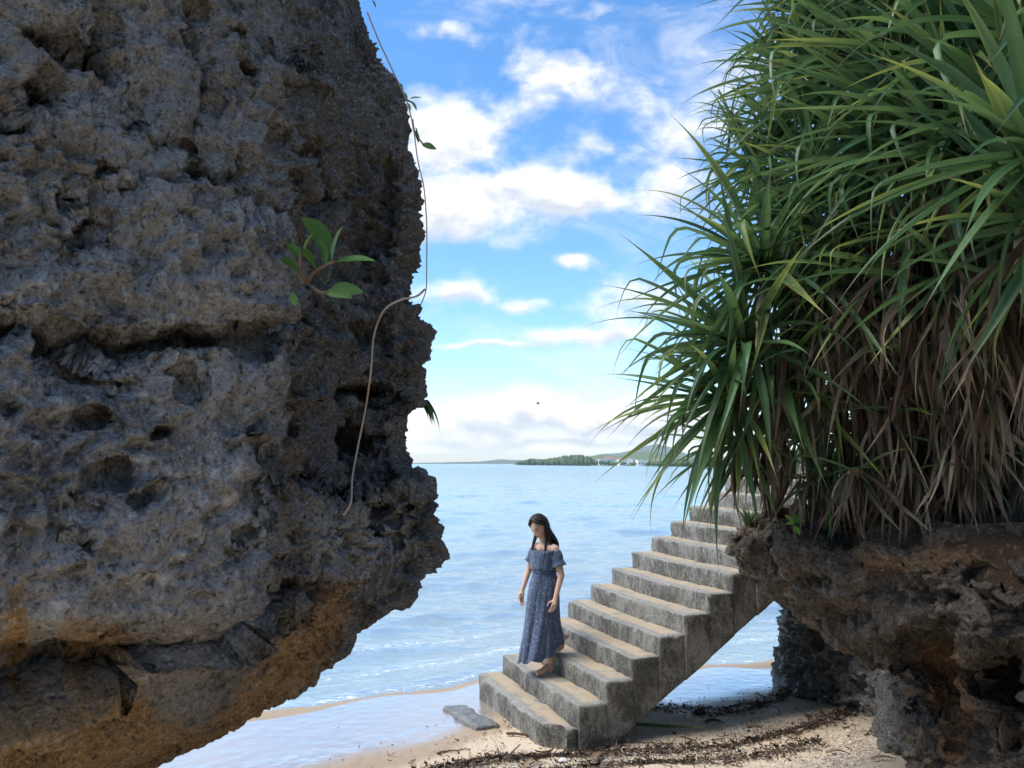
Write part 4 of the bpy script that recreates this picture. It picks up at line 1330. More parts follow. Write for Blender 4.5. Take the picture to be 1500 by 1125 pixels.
cb = on_surface(CP, CPX, CPY, CD, 1160, 775, 12)
sprig('broadleaf_weed', (cb[0], cb[1] - .08, cb[2]),
      [(1162, 765, 1150, 752, .8, 0), (1162, 765, 1172, 750, .9, 0), (1162, 768, 1180, 762, .6, -.05), (1162, 768, 1148, 764, .6, -.05), (1164, 766, 1162, 744, 1.1, .05), (1164, 770, 1172, 784, .7, -.05)],
      [[(1166, 790, .1), (1163, 776, 0), (1162, 765, 0)]], 'small bright green broadleaf weed on the lip of the brown cliff', 'plant', 1.1)

def tuft(name, base, n, ln, spread, label, lean=(0, 0, 1), cat='grass', mat=M_GRASS, hang=False):
    root = empty(name, base)
    tag(root, label, cat)
    ms = []
    for k in range(4):
        me = strap(R(-55 if hang else 70), R(30 if hang else prng.uniform(20, 70)), .06 if not hang else .10, None, prng.uniform(-.6, .6), prng.uniform(-.1, .1), segs=7, seed=k)
        me.materials.append(mat); ms.append(me)
    for i in range(n):
        o = put(ms[i % 4], 'blade', root, Vector((prng.normal(0, .012), prng.normal(0, .012), 0)), prng.uniform(-spread, spread) + lean, ln * prng.uniform(.6, 1.1))
    return root
gp = on_surface(BP, BPX, BPY, BD, 618, 590, 10)
tuft('hanging_grass', tuple(at(622, 586, 3.2)), 14, .13, .8, 'dry grass tuft hanging from the skyline edge of the dark boulder', 0.0, hang=True)
g2 = on_surface(CP, CPX, CPY, CD, 1095, 770, 14)
tuft('ledge_grass', tuple(at(1098, 778, 6.35)), 40, .26, 3.14, 'short green grass tuft on the pointed tip of the cliff lip', 0.0)

def vine(name, pts, r, label):
    P_ = [at(x, y, d) for x, y, d in pts]
    pp = catmull(P_, 60)
    V, F = tube(pp, np.linspace(r, r * .7, 60), 6)
    o = link(name, mesh_np(name, V, F), M_VINE)
    tag(o, label, 'vine')
def vdep(x, y, off=.035):
    return float(on_surface(BP, BPX, BPY, BD, x, y, 9)[1]) - off
vine('vine_stem', [(538, 18, 3.02), (556, 62, 3.02), (570, 92, 3.03), (584, 122, 3.04), (597, 152, 3.06), (606, 190, 3.07), (612, 235, 3.08), (621, 275, 3.1), (625, 330, 3.12), (625, 400, 3.14), (624, 425, 3.14), (618, 443, 3.14), (616, 446, 3.16)], .0032,
     'thin pale vine stem running down the skyline edge of the dark boulder')
vine('bare_vine', [(622, 424, 3.14), (610, 434, 3.05), (585, 440, vdep(585, 440, .06)), (562, 455, vdep(562, 455, .08)), (548, 490, vdep(548, 490, .10)), (543, 545, vdep(543, 545, .12)), (535, 600, vdep(535, 600, .12)), (523, 660, vdep(523, 660, .12)), (516, 700, vdep(516, 700, .1)), (514, 735, vdep(514, 735, .06)), (503, 755, vdep(503, 755, .01))], .0048,
     'bare brown vine looping down the hollowed face of the dark boulder')

# ================================================================== what the tide left on the sand
def flat_mat(name, cols, rough=0.85):
    m, t, out = new_mat(name)
    c = t.attr('tone')
    stops = [(i / (len(cols) - 1), k) for i, k in enumerate(cols)]
    P = t.node('ShaderNodeNewGeometry').outputs['Position']
    n = t.noise(P, 60.0, 3, 0.6)
    principled(t, out, t.ramp(t.add(c, t.mul(t.sub(n, .5), .15)), stops), rough, None, 0.3)
    return m

def ground_px(px, py):
    """where the line of sight of a photo pixel meets the sand"""
    r_ = ray(px, py)
    lo, hi = 2.0, 40.0
    for _ in range(40):
        d = (lo + hi) / 2
        p = CAM + r_ * d
        if p[2] > float(sand_z(p[0], p[1])): lo = d
        else: hi = d
    return CAM + r_ * lo

drng = np.random.default_rng(77)
def scatter(name, centers, size_fn, mat, tones, shape, label):
    """many small pieces joined into one object"""
    Vs, Fs, T, o = [], [], [], 0
    for (x, y) in centers:
        sx_, sy_, sz_ = size_fn()
        if shape == 'flake':      # bent scrap of weed or leaf, 4 quads
            k = 4
            t = np.linspace(-1, 1, k + 1)
            cv = drng.normal(0, .7)
            bx = t * sx_; by = cv * sx_ * .5 * t * t; bz = np.abs(drng.normal(0, .35)) * sx_ * t * t + sz_
            w = sy_ * (1 - .8 * t * t)
            V = np.concatenate([np.stack([bx, by - w, bz], 1), np.stack([bx, by + w, bz + sz_ * drng.normal(0, .6)], 1)])
            F = np.array([(i, i + 1, i + k + 2, i + k + 1) for i in range(k)])
        else:                      # pebble, an uneven octahedron cut flat
            V = np.array([(1, 0, 0), (0, 1, 0), (-1, 0, 0), (0, -1, 0), (.6, .6, .8), (-.6, .6, .75), (-.6, -.6, .8), (.6, -.6, .7)], float)
            V = V * drng.uniform(.7, 1.25, V.shape) * np.array([sx_, sy_, sz_])
            F = np.array([(0, 1, 5, 4), (1, 2, 6, 5), (2, 3, 7, 6), (3, 0, 4, 7), (4, 5, 6, 7)])
        a = drng.uniform(0, 6.283); ca, sa = math.cos(a), math.sin(a)
        tl = drng.normal(0, .25)
        X = V[:, 0] * ca - V[:, 1] * sa; Y = V[:, 0] * sa + V[:, 1] * ca
        Z = V[:, 2] + tl * V[:, 0]
        z0 = float(sand_z(x, y))
        Vs.append(np.stack([X + x, Y + y, Z + z0 + .002], 1)); Fs.append(F + o); o += len(V)
        T.append(np.full(len(V), drng.uniform(*tones)))
    me = mesh_np(name, np.concatenate(Vs), np.concatenate(Fs), False)
    fattr(me, 'tone', np.concatenate(T))
    ob = link(name, me, mat)
    tag(ob, label, kind='stuff')
    return ob

def along(line, n, spread, tail=.3):
    """points scattered along a photo polyline laid on the sand"""
    G = np.array([ground_px(x, y)[:2] for x, y in line])
    seg = np.linalg.norm(np.diff(G, axis=0), axis=1)
    cum = np.concatenate([[0], np.cumsum(seg)])
    s = drng.uniform(0, cum[-1], n)
    pts = np.stack([np.interp(s, cum, G[:, 0]), np.interp(s, cum, G[:, 1])], 1)
    clump = 1 + .7 * np.sin(s * 5.1) * np.sin(s * 2.3 + 1)
    far = drng.random(n) < tail
    return pts + drng.normal(0, 1, (n, 2)) * (spread * np.clip(clump, .3, 2) * np.where(far, 2.6, 1))[:, None]

WEED = flat_mat('dried_seaweed', [(0.022, 0.018, 0.015), (0.055, 0.042, 0.034), (0.10, 0.07, 0.05), (0.20, 0.14, 0.09), (0.42, 0.36, 0.29)])
GRAV = flat_mat('coral_gravel', [(0.10, 0.08, 0.06), (0.36, 0.28, 0.21), (0.55, 0.44, 0.33), (0.62, 0.55, 0.45), (0.80, 0.77, 0.72)])
w_pts = np.concatenate([along([(560, 1160), (640, 1128), (740, 1112), (850, 1108), (960, 1102), (1080, 1092), (1170, 1070), (1235, 1048), (1272, 1026), (1290, 1008)], 5200, .055, .2),
                        along([(700, 1150), (850, 1125), (1000, 1118), (1120, 1108), (1200, 1085)], 2600, .06, .2),
                        along([(880, 1058), (945, 1040), (1000, 1036), (1060, 1040), (1120, 1026), (1180, 1002)], 1000, .05, .2),
                        along([(1040, 1048), (1090, 1042), (1140, 1026), (1180, 1004), (1186, 992)], 800, .022, .1)])
scatter('seaweed_wrack', w_pts, lambda: (drng.uniform(.006, .022) * (1 + 1.6 * (drng.random() < .10)), drng.uniform(.0015, .006), drng.uniform(.001, .018)), WEED, (0, .72), 'flake', 'dark dried seaweed and leaf scraps in tide lines on the sand')
w2 = np.concatenate([along([(560, 1150), (640, 1118), (700, 1085), (760, 1060), (790, 1062)], 260, .14, .4), along([(900, 1080), (1000, 1062), (1100, 1060), (1200, 1030)], 420, .16, .4)])
scatter('scattered_weed', w2, lambda: (drng.uniform(.004, .02), drng.uniform(.002, .006), drng.uniform(.001, .006)), WEED, (0, .9), 'flake', 'loose weed scraps scattered over the open sand')
g_pts = np.concatenate([along([(1180, 1135), (1240, 1110), (1290, 1075), (1300, 1040)], 6000, .15, .3), along([(650, 1150), (820, 1118), (1000, 1108), (1150, 1090)], 2600, .16, .4),
                        along([(880, 1085), (1000, 1075), (1100, 1070), (1200, 1050)], 1500, .13)])
scatter('coral_gravel', g_pts, lambda: (drng.uniform(.004, .014), drng.uniform(.003, .010), drng.uniform(.003, .008)), GRAV, (.25, 1), 'pebble', 'fine pale coral gravel and shell grit among the tide lines')

l_pts = np.concatenate([along([(600, 1150), (740, 1112), (850, 1106), (960, 1102), (1080, 1092), (1170, 1070), (1260, 1030)], 230, .07, .3), along([(960, 1044), (1060, 1044), (1180, 1004)], 40, .06)])
scatter('leaf_strips', l_pts, lambda: (drng.uniform(.035, .085), drng.uniform(.003, .008), drng.uniform(.004, .022)), WEED, (.15, 1.0), 'flake', 'dry leaf strips and twigs tangled in the tide lines')
c_pts = np.concatenate([along([(1190, 1130), (1250, 1105), (1295, 1070)], 150, .16, .3), along([(700, 1130), (850, 1108), (1050, 1098), (1150, 1085)], 120, .14, .4)])
scatter('coral_rubble', c_pts, lambda: (drng.uniform(.010, .026), drng.uniform(.008, .016), drng.uniform(.006, .014)), GRAV, (.4, 1), 'pebble', 'broken white coral rubble lying in the tide lines')
# single pieces big enough to pick out
def lay(name, V, F, px, py, rz, mat, label, cat, tone=.5, grp=None, lift=0.0):
    me = mesh_np(name, V, F)
    fattr(me, 'tone', np.full(len(V), tone))
    o = link(name, me, mat)
    p = ground_px(px, py)
    o.location = (p[0], p[1], float(sand_z(p[0], p[1])) + lift)
    o.rotation_euler = (0, 0, rz)
    tag(o, label, cat, grp)
    return o
WOOD = flat_mat('driftwood', [(0.05, 0.035, 0.028), (0.13, 0.085, 0.06), (0.30, 0.20, 0.13), (0.42, 0.33, 0.24)])
def stick(length, r, bend, fork=False, seed=0):
    r_ = np.random.default_rng(seed)
    n = 14
    t = np.linspace(0, 1, n)
    P_ = np.stack([(t - .5) * length, bend * np.sin(t * math.pi) + r_.normal(0, r * .6, n), r + .5 * r * np.abs(np.sin(t * 5))], 1)
    parts = [tube(P_, r * (1.15 - .75 * t) * (1 + r_.normal(0, .12, n)), 7)]
    if fork:
        b = P_[8]
        Q = np.stack([b[0] + t[:8] * length * .42, b[1] + t[:8] * length * .5, b[2] + t[:8] * .06], 1)
        parts.append(tube(Q, r * .6 * (1.1 - .7 * t[:8]), 6))
    return merge(parts)
for k, (px, py, rz, ln, r, bd, fk, lab) in enumerate([
        (775, 1082, -.45, .46, .013, .03, False, 'long dark driftwood stick leaning on the lowest step corner'),
        (845, 1092, .12, .42, .016, -.03, True, 'forked brown driftwood branch against the foot of the lowest step'),
        (735, 1112, .15, .55, .012, .04, True, 'thin dark forked twig lying along the seaweed line'),
        (935, 1090, -.06, .60, .006, .02, False, 'thin straight brown twig on sand beside the stair side'),
        (665, 1102, .3, .30, .008, .02, False, 'short reddish twig on bare sand near the tide line'),
        (1130, 1106, .2, .40, .010, .05, False, 'crooked grey twig in the seaweed below the rock spur')]):
    V, F = stick(ln, r, bd, fk, k)
    lay('driftwood_stick', V, F, px, py, rz, WOOD, lab, 'driftwood', .25 + .12 * (k % 3))
def curled(length, width, seed, lift=.03):
    r_ = np.random.default_rng(seed)
    n = 12
    t = np.linspace(0, 1, n)
    rows = []
    for i in range(n):
        w = width * (1 - .75 * t[i] ** 2)
        rows.append([((t[i] - .5) * length, q * w + .05 * length * math.sin(3 * t[i] + seed), .006 + lift * math.sin(t[i] * math.pi * .9 + .2) + abs(q) * w * .7) for q in (-1, -.5, 0, .5, 1)])
    return np.array(rows).reshape(-1, 3), grid_faces(n, 5)
for k, (px, py, rz, ln, wd, tn, lf, lab) in enumerate([
        (808, 1088, 2.2, .26, .024, .72, .08, 'curled tan dead leaf sticking up beside the lowest step'),
        (833, 1094, 1.2, .20, .02, .62, .09, 'upright split brown leaf stub in front of the stair corner'),
        (1048, 1062, .2, .18, .035, .22, .03, 'dark red-brown curled leaf on the sand behind the stairs'),
        (1105, 1066, .1, .16, .02, .6, .01, 'flat tan leaf lying on clean sand under the cliff'),
        (1268, 1076, .6, .10, .03, .85, .02, 'small yellowish leaf on the coral gravel'),
        (1228, 1107, -.2, .20, .024, .66, .03, 'curled brown leaf at the edge of the seaweed and gravel'),
        (1295, 1115, .1, .20, .022, .8, .02, 'ochre leaf strip on gravel at the foot of the rock spur'),
        (880, 1112, .7, .18, .03, .5, .03, 'broad brown dead leaf half buried in the seaweed line'),
        (778, 1122, 1.1, .22, .02, .7, .04, 'bleached leaf strip standing out of the seaweed line')]):
    V, F = curled(ln, wd, k, lf)
    lay('dead_leaf_strip', V, F, px, py, rz, WOOD, lab, 'leaf', tn)
# a green pandanus leaf that fell on the sand
me = strap(R(3), R(5), .05, None, .4, .06, seed=3)
me.materials.append(M_PAND)
o = bpy.data.objects.new('fallen_leaf', me); COL.objects.link(o)
p = ground_px(912, 1066)
o.location = (p[0], p[1], float(sand_z(p[0], p[1])) + .03); o.rotation_euler = (0.3, .02, R(-13)); o.scale = (.85, .85, .85)
tag(o, 'long green fallen pandanus leaf lying on sand beside the stairs', 'leaf')

def lump(rx, ry, rz_, seed, n=14):
    th = np.linspace(0, math.pi, n)[:, None]; ph = np.linspace(0, 2 * math.pi, n * 2, endpoint=False)[None]
    V = np.stack([np.sin(th) * np.cos(ph), np.sin(th) * np.sin(ph), np.cos(th) + 0 * ph], -1).reshape(-1, 3)
    V = V * (1 + .28 * fbm(V * 1.7 + seed, 3, .5, seed))[:, None] * np.array([rx, ry, rz_])
    V[:, 2] += rz_ * .6
    return V, grid_faces(n, 2 * n, True)
STONE = flat_mat('beach_stone', [(0.03, 0.028, 0.026), (0.10, 0.05, 0.04), (0.3, 0.29, 0.27), (0.75, 0.73, 0.69)])
for k, (px, py, a, b, c, tn, lab, cat, nm) in enumerate([
        (1025, 1046, .062, .045, .035, .25, 'dark red rounded husk on the wet sand behind the stairs', 'husk', 'seed_husk'),
        (712, 1064, .040, .022, .018, .0, 'black shell-like stone on sand before the lowest step', 'stone', 'beach_stone'),
        (1243, 1072, .022, .018, .012, 1.0, 'white coral pebble among the seaweed under the spur', 'coral', 'coral_piece'),
        (1246, 1089, .020, .015, .012, 1.0, 'white coral chip on the seam of seaweed and gravel', 'coral', 'coral_piece'),
        (1186, 1089, .018, .015, .012, .95, 'tiny white shell within the dark seaweed band', 'shell', 'shell'),
        (825, 1117, .045, .025, .022, 1.0, 'branched white coral fragment below the stair corner', 'coral', 'coral_piece'),
        (1075, 1041, .018, .012, .012, .95, 'white shell chip on the thin black weed line', 'shell', 'shell'),
        (1212, 1000, .030, .022, .020, .9, 'pale pebble at the base of the tidal rock', 'stone', 'beach_stone'),
        (1155, 984, .04, .03, .025, .85, 'wet pale pebble by the tidal rock at the water edge', 'stone', 'beach_stone')]):
    V, F = lump(a, b, c, k + 5)
    lay(nm, V, F, px, py, k * 1.3, STONE, lab, cat, tn)

# ================================================================== the woman walking down the steps
def capsule(p0, p1, a0, b0, a1, b1, sides=18, caps=5):
    """closed tapered limb segment with rounded ends; a = radius across y, b = radius the other way"""
    p0, p1 = np.array(p0, float), np.array(p1, float)
    T = p1 - p0; L = np.linalg.norm(T); T = T / max(L, 1e-6)
    S = np.array([0, 1.0, 0]); S = S - T * (S @ T)
    if np.linalg.norm(S) < .2: S = np.array([1.0, 0, 0]) - T * T[0]
    S /= np.linalg.norm(S); B = np.cross(T, S)
    rows = []
    for k in range(caps + 1):
        q = math.pi / 2 * (1 - k / caps); rows.append((-math.sin(q) * min(a0, b0), max(math.cos(q), .03) * a0, max(math.cos(q), .03) * b0, 0))
    for k in range(caps + 1):
        q = math.pi / 2 * (k / caps); rows.append((L + math.sin(q) * min(a1, b1), max(math.cos(q), .03) * a1, max(math.cos(q), .03) * b1, 1))
    an = np.linspace(0, 2 * math.pi, sides, endpoint=False)
    V = np.concatenate([p0 + T * h + np.cos(an)[:, None] * S * ra + np.sin(an)[:, None] * B * rb for h, ra, rb, _ in rows])
    F = [tuple(f) for f in grid_faces(len(rows), sides, True)]
    n = len(rows)
    F.append(tuple(range(sides))[::-1]); F.append(tuple(range((n - 1) * sides, n * sides)))
    return V, F

def head_mesh(c, fwd, up, s=1.0):
    """skull and face: X forward, Z up in head space; c is the head's middle"""
    n, m = 40, 56
    th = np.linspace(0.0, math.pi, n)[:, None]; ph = np.linspace(-math.pi, math.pi, m, endpoint=False)[None]
    x = np.sin(th) * np.cos(ph); y = np.sin(th) * np.sin(ph); z = np.cos(th) + 0 * ph
    X, Y, Z = x * .092, y * .071, z * .112
    # skull behind, narrow jaw below
    low = sstep(-z, .05, 1.0)
    Y = Y * (1 - .38 * low); X = np.where(X > 0, X * (1 - .10 * low), X * (1 - .35 * low)) + .010 * low
    X = np.where(X < 0, X * 1.08, X)
    face = sstep(np.cos(ph) * np.sin(th), .45, .85)
    g = lambda yy, zz, a, b: np.exp(-((Y - yy) / a) ** 2 - ((Z - zz) / b) ** 2) * face
    X = X + .019 * g(0, -.022, .010, .016) + .010 * g(0, .000, .008, .022) - .010 * (g(.030, .006, .016, .011) + g(-.030, .006, .016, .011))
    X = X + .007 * g(0, -.058, .020, .009) + .008 * g(0, -.092, .018, .014) + .004 * (g(.036, -.02, .02, .018) + g(-.036, -.02, .02, .018)) - .003 * g(0, -.044, .02, .006)
    V = np.stack([X, Y, Z], -1).reshape(-1, 3) * s
    f = Vector(fwd).normalized(); u = Vector(up); u = (u - f * u.dot(f)).normalized(); l = u.cross(f)
    M = np.array([f, l, u]).T
    return V @ M.T + np.array(c), grid_faces(n, m, True), M

def ring_loft(rows, nu, fold=None):
    """rows: (cx, cy, z, rx, ry) -> closed rings; fold(i, a) scales the radius"""
    V = []
    a = np.linspace(0, 2 * math.pi, nu, endpoint=False)
    for i, (cx, cy, z, rx, ry) in enumerate(rows):
        k = fold(i / (len(rows) - 1), a) if fold else 1.0
        V.append(np.stack([cx + rx * np.cos(a) * k, cy + ry * np.sin(a) * k, np.full(nu, z)], 1))
    return np.concatenate(V), grid_faces(len(rows), nu, True)

def build_woman():
    loc = np.array([0.335, 8.03, Z1 + RISE + 0.004])
    root = empty('person', loc, R(180 + 33))
    tag(root, 'person in a long blue patterned off-shoulder dress stepping barefoot down the staircase', 'person')
    # ---- body: x forward, y her left, z up; one surface
    J, E_ = [], []
    def add(p, r, parent=None, r2=None):
        J.append((p[0], p[1], p[2], r, r2 or r))   # radius front to back, radius across
        if parent is not None: E_.append((parent, len(J) - 1))
        return len(J) - 1
    pel = add((-.03, -.03, .88), .105)
    wa = add((-.02, -.03, 1.00), .085, pel, .105)
    ch = add((-.035, -.03, 1.14), .088, wa, .115)
    up = add((-.035, -.03, 1.235), .070, ch, .095)
    nk = add((-.025, -.03, 1.295), .046, up)
    nk2 = add((.000, -.03, 1.345), .043, nk)
    hd = add((.018, -.03, 1.40), .05, nk2)
    # left leg (weight bearing), right leg trailing
    hl = add((-.03, .045, .84), .088, pel); kl = add((.01, .035, .47), .056, hl); cl_ = add((-.02, .035, .33), .050, kl); al = add((-.035, .035, .085), .031, cl_)
    he = add((-.05, .035, .035), .030, al)
    ba = add((.06, .030, .028), .033, al, .026); to = add((.115, .026, .018), .030, ba, .016)
    hr = add((-.03, -.105, .84), .088, pel); kr = add((.10, -.10, .55), .056, hr); cr = add((-.03, -.085, .44), .050, kr); ar = add((-.245, -.03, .330), .031, cr)
    her = add((-.290, -.025, .318), .028, ar)
    bar = add((-.225, -.020, .228), .032, ar, .026); tor = add((-.165, -.018, .197), .028, bar, .015)
    # arms
    sl = add((-.045, .115, 1.235), .050, up); el = add((-.075, .185, .985), .034, sl); wl = add((.005, .195, .775), .023, el); pl = add((.018, .190, .715), .024, wl, .034)
    sr = add((-.02, -.175, 1.235), .050, up); er = add((.035, -.235, 1.00), .034, sr); wr_ = add((.125, -.225, .805), .023, er); pr = add((.140, -.218, .745), .024, wr_, .034)
    def fingers(palm, wrist, side, fw):
        pc = np.array(J[palm][:3]); wc = np.array(J[wrist][:3])
        d = (pc - wc); d /= np.linalg.norm(d)
        f = np.array(fw, float); f -= d * (f @ d); f /= np.linalg.norm(f)
        inn = np.array([0, -side, 0.0])
        for k, (off, ln) in enumerate(((.024, .068), (.008, .076), (-.009, .070), (-.024, .056))):
            b = pc + f * off + d * .022
            m1 = b + d * ln * .45 + inn * .006
            m2 = m1 + d * ln * .32 + inn * .016 - f * .002
            m3 = m2 + d * ln * .18 + inn * .018
            q = add(b, .0085, palm); q = add(m1, .0082, q); q = add(m2, .0075, q); add(m3, .006, q)
        b = pc + f * .030 - d * .018 + inn * .012
        m1 = b + f * .022 + d * .022 + inn * .012; m2 = m1 + d * .028 + f * .004 + inn * .006
        q = add(b, .011, palm); q = add(m1, .009, q); add(m2, .0075, q)
    fingers(pl, wl, 1, (1, 0, .25)); fingers(pr, wr_, -1, (1, 0, .3))
    hfwd = Vector((.80, .30, -.50)); hup = Vector((.5, .05, .87))
    hc = (.052, -.025, 1.455)
    HV, HF, HM = head_mesh(hc, hfwd, hup, 1.0)
    bm = bmesh.new()
    for i0, i1 in E_:
        j0, j1 = J[i0], J[i1]
        CV, CF = capsule(j0[:3], j1[:3], j0[4], j0[3], j1[4], j1[3])
        cv = [bm.verts.new(tuple(p)) for p in CV]
        for f in CF: bm.faces.new([cv[i] for i in f])
    vs = [bm.verts.new(tuple(p)) for p in HV]
    for f in HF: bm.faces.new([vs[i] for i in f])
    bmesh.ops.remove_doubles(bm, verts=vs, dist=1e-6)
    bmesh.ops.recalc_face_normals(bm, faces=bm.faces)
    me = bpy.data.meshes.new('body'); bm.to_mesh(me); bm.free()
    tmp = bpy.data.objects.new('tmp', me); COL.objects.link(tmp)
    rm = tmp.modifiers.new('r', 'REMESH'); rm.mode = 'VOXEL'; rm.voxel_size = 0.0052; rm.use_smooth_shade = True
    sm_ = tmp.modifiers.new('s', 'SMOOTH'); sm_.factor = .5; sm_.iterations = 5
    dg = bpy.context.evaluated_depsgraph_get(); dg.update()
    body = bpy.data.meshes.new_from_object(tmp.evaluated_get(dg))
    bpy.data.objects.remove(tmp)
    sk, t, out = new_mat('skin')
    P = t.node('ShaderNodeTexCoord').outputs['Object']
    n = t.noise(P, 14.0, 3, .5)
    b = principled(t, out, t.mix(n, (0.58, 0.36, 0.265), (0.68, 0.45, 0.345)), 0.5, None, 0.35)
    t.set(b, 'Subsurface Weight', 0.12); t.set(b, 'Subsurface Radius', (0.012, 0.005, 0.003))
    body.materials.clear(); body.materials.append(sk)
    for p in body.polygons: p.use_smooth = True
    bo = link('body', body, None, root)
    # ---- face details
    def onface(y, z, push=0.0):
        q = HV[np.argmin(np.where(((HV - np.array(hc)) @ HM)[:, 0] > 0, (((HV - np.array(hc)) @ HM)[:, 1] - y) ** 2 + (((HV - np.array(hc)) @ HM)[:, 2] - z) ** 2, 9))]
        return q + np.array(hfwd.normalized()) * push
    dk, t, out = new_mat('dark_brow'); principled(t, out, (0.02, 0.014, 0.011), .6)
    lp, t, out = new_mat('lips'); principled(t, out, (0.36, 0.10, 0.09), .4)
    for s in (-1, 1):
        pts = catmull([onface(s * .018, .006, .002), onface(s * .030, .003, .002), onface(s * .042, .007, .001)], 8)
        V, F = tube(pts, .0034, 6); link('eyelid', mesh_np('eyelid', V, F), dk, bo)
        pts = catmull([onface(s * .015, .024, .0015), onface(s * .030, .028, .0015), onface(s * .045, .022, .001)], 8)
        V, F = tube(pts, .0031, 6); link('eyebrow', mesh_np('eyebrow', V, F), dk, bo)
    pts = catmull([onface(-.018, -.057, .0), onface(0, -.055, .002), onface(.018, -.057, .0)], 10)
    V, F = tube(pts, np.array([.001, .003, .0042, .005, .0048, .0048, .005, .0042, .003, .001]), 8); link('lips', mesh_np('lips', V, F), lp, bo)
    # ---- hair: a shell open at the face, falling to the shoulder blades
    hm, t, out = new_mat('black_hair')
    P = t.node('ShaderNodeTexCoord').outputs['Object']
    st = t.noise(t.vmul(P, (160, 160, 6)), 1.0, 3, .6)
    principled(t, out, t.mix(st, (0.007, 0.005, 0.0045), (0.022, 0.015, 0.012)), 0.5, t.bump(st, .004, .8), .3)
    H, L_ = [], 34
    nu = 60
    hcv = np.array(hc)
    for i in range(L_):
        f = i / (L_ - 1)
        if f < .45:      # over the skull, in head space
            a = f / .45
            th = a * math.pi * .62
            half = math.pi * (1 - .45 * sstep(np.array(a), .12, .80))
            ph = np.linspace(-half, half, nu) + math.pi
            rr = 1.10
            x = np.sin(th) * np.cos(ph) * .103 * rr - .006; y = np.sin(th) * np.sin(ph) * .080 * rr; z = np.full(nu, math.cos(th) * .122 + .006)
            Q = np.stack([x, y, z], 1) @ HM.T + hcv
            last = Q
        else:            # hangs straight down behind the shoulders
            a = (f - .45) / .55
            Q = last.copy()
            Q[:, 2] = last[:, 2] - a * (last[:, 2] - (1.115 + .02 * np.sin(np.linspace(0, 9, nu)))) 
            cen = np.array([-.115, -.02])
            tgt = cen + (last[:, :2] - last[:, :2].mean(0)) * np.array([.40, .98])
            kk = sstep(np.array(a), 0, .55)
            Q[:, :2] = last[:, :2] * (1 - kk) + tgt * kk
        Q = Q + (np.sin(np.linspace(0, 60, nu)) * .0018 * (1 + 2 * f))[:, None] * (Q - hcv) / .1
        H.append(Q)
    V = np.concatenate(H); F = grid_faces(L_, nu)
    hme = mesh_np('hair', V, F)
    ho = link('hair', hme, hm, root)
    so = ho.modifiers.new('s', 'SOLIDIFY'); so.thickness = .012; so.offset = -1
    locks = []
    for (y0, y1, x1) in ((.074, .085, .035), (-.085, -.115, .05), (-.075, -.085, .065), (.070, .11, -.02)):
        locks.append(tube(catmull([(.03, -.025 + y0 * .9, 1.50), (.015, -.025 + y0, 1.43), (x1 * .5, -.03 + y1, 1.33), (x1, -.03 + y1 * 1.05, 1.24), (x1 * 1.1, -.03 + y1 * 1.05, 1.15)], 16), np.array([.006, .012, .015, .016, .016, .015, .015, .014, .013, .012, .011, .010, .008, .006, .004, .001]), 8))
    V, F = merge(locks)
    link('hair_lock', mesh_np('hair_lock', V, F), hm, ho)
    # ---- dress
    dm, t, out = new_mat('blue_floral_cloth')
    P = t.node('ShaderNodeTexCoord').outputs['Object']
    v1 = t.voronoi(t.vadd(P, t.vmul(t.noise(P, 30, 2, .5, out=1), (.03, .03, .03))), 34.0)
    v2 = t.noise(P, 75.0, 4, .65)
    c = t.mix(t.noise(P, 6, 3, .5), (0.050, 0.074, 0.130), (0.080, 0.110, 0.175))
    c = t.mix(t.mul(t.smooth(v1, .42, .20), t.smooth(v2, .40, .56)), c, (0.22, 0.27, 0.37))
    c = t.mix(t.mul(t.smooth(v2, .58, .68), .5), c, (0.24, 0.29, 0.39))
    cloth = t.noise(t.vmul(P, (1, 1, .25)), 22, 3, .5)
    b = principled(t, out, c, .85, t.bump(cloth, .012, .7), .2)
    t.set(b, 'Sheen Weight', .15)
    dress = empty('dress'); dress.parent = root
    rows = [(-.015, -.03, 1.020, .098, .128), (-.018, -.03, .985, .108, .138), (-.022, -.03, .93, .122, .152), (-.022, -.03, .86, .134, .162), (-.012, -.03, .75, .146, .160), (.000, -.03, .62, .158, .160),
            (.014, -.03, .48, .174, .164), (.028, -.03, .36, .192, .170), (.040, -.03, .25, .212, .178), (.046, -.03, .165, .228, .184)]
    R_ = catmull(rows, 46)
    def fold(f, a):
        k = sstep(np.array(f), .02, .8)
        return 1 + k * (.050 * np.sin(7 * a + 2.5 * f) + .036 * np.sin(12 * a + 2 - 3 * f) * np.cos(2 * a) + .04 * np.sin(4 * a + 3 * f + 1) + .02 * np.sin(19 * a + 5 * f)) + .012 * np.sin(40 * a) * (1 - k)
    V, F = ring_loft(R_, 150, fold)
    a = np.tile(np.linspace(0, 2 * math.pi, 150, endpoint=False), 46)
    f = np.repeat(np.linspace(0, 1, 46), 150)
    fs = sstep(f, .55, 1.0)
    V[:, 2] += fs * (-.050 * np.maximum(np.cos(a + .35), 0) ** 2 + .135 * np.maximum(np.cos(a - 2.7), 0) ** 2 + .012 * np.sin(9 * a + 1.5))
    # the cloth trails over the lifted back foot
    back = fs * np.maximum(-np.cos(a), 0) ** 1.5
    V[:, 0] -= .03 * back
    # pressed against the front thigh
    fr_ = np.exp(-((f - .45) / .2) ** 2) * np.maximum(np.cos(a + .5), 0) ** 2
    V[:, 0] += .02 * fr_
    so = link('skirt', mesh_np('skirt', V, F), dm, dress)
    s_ = so.modifiers.new('s', 'SOLIDIFY'); s_.thickness = .004
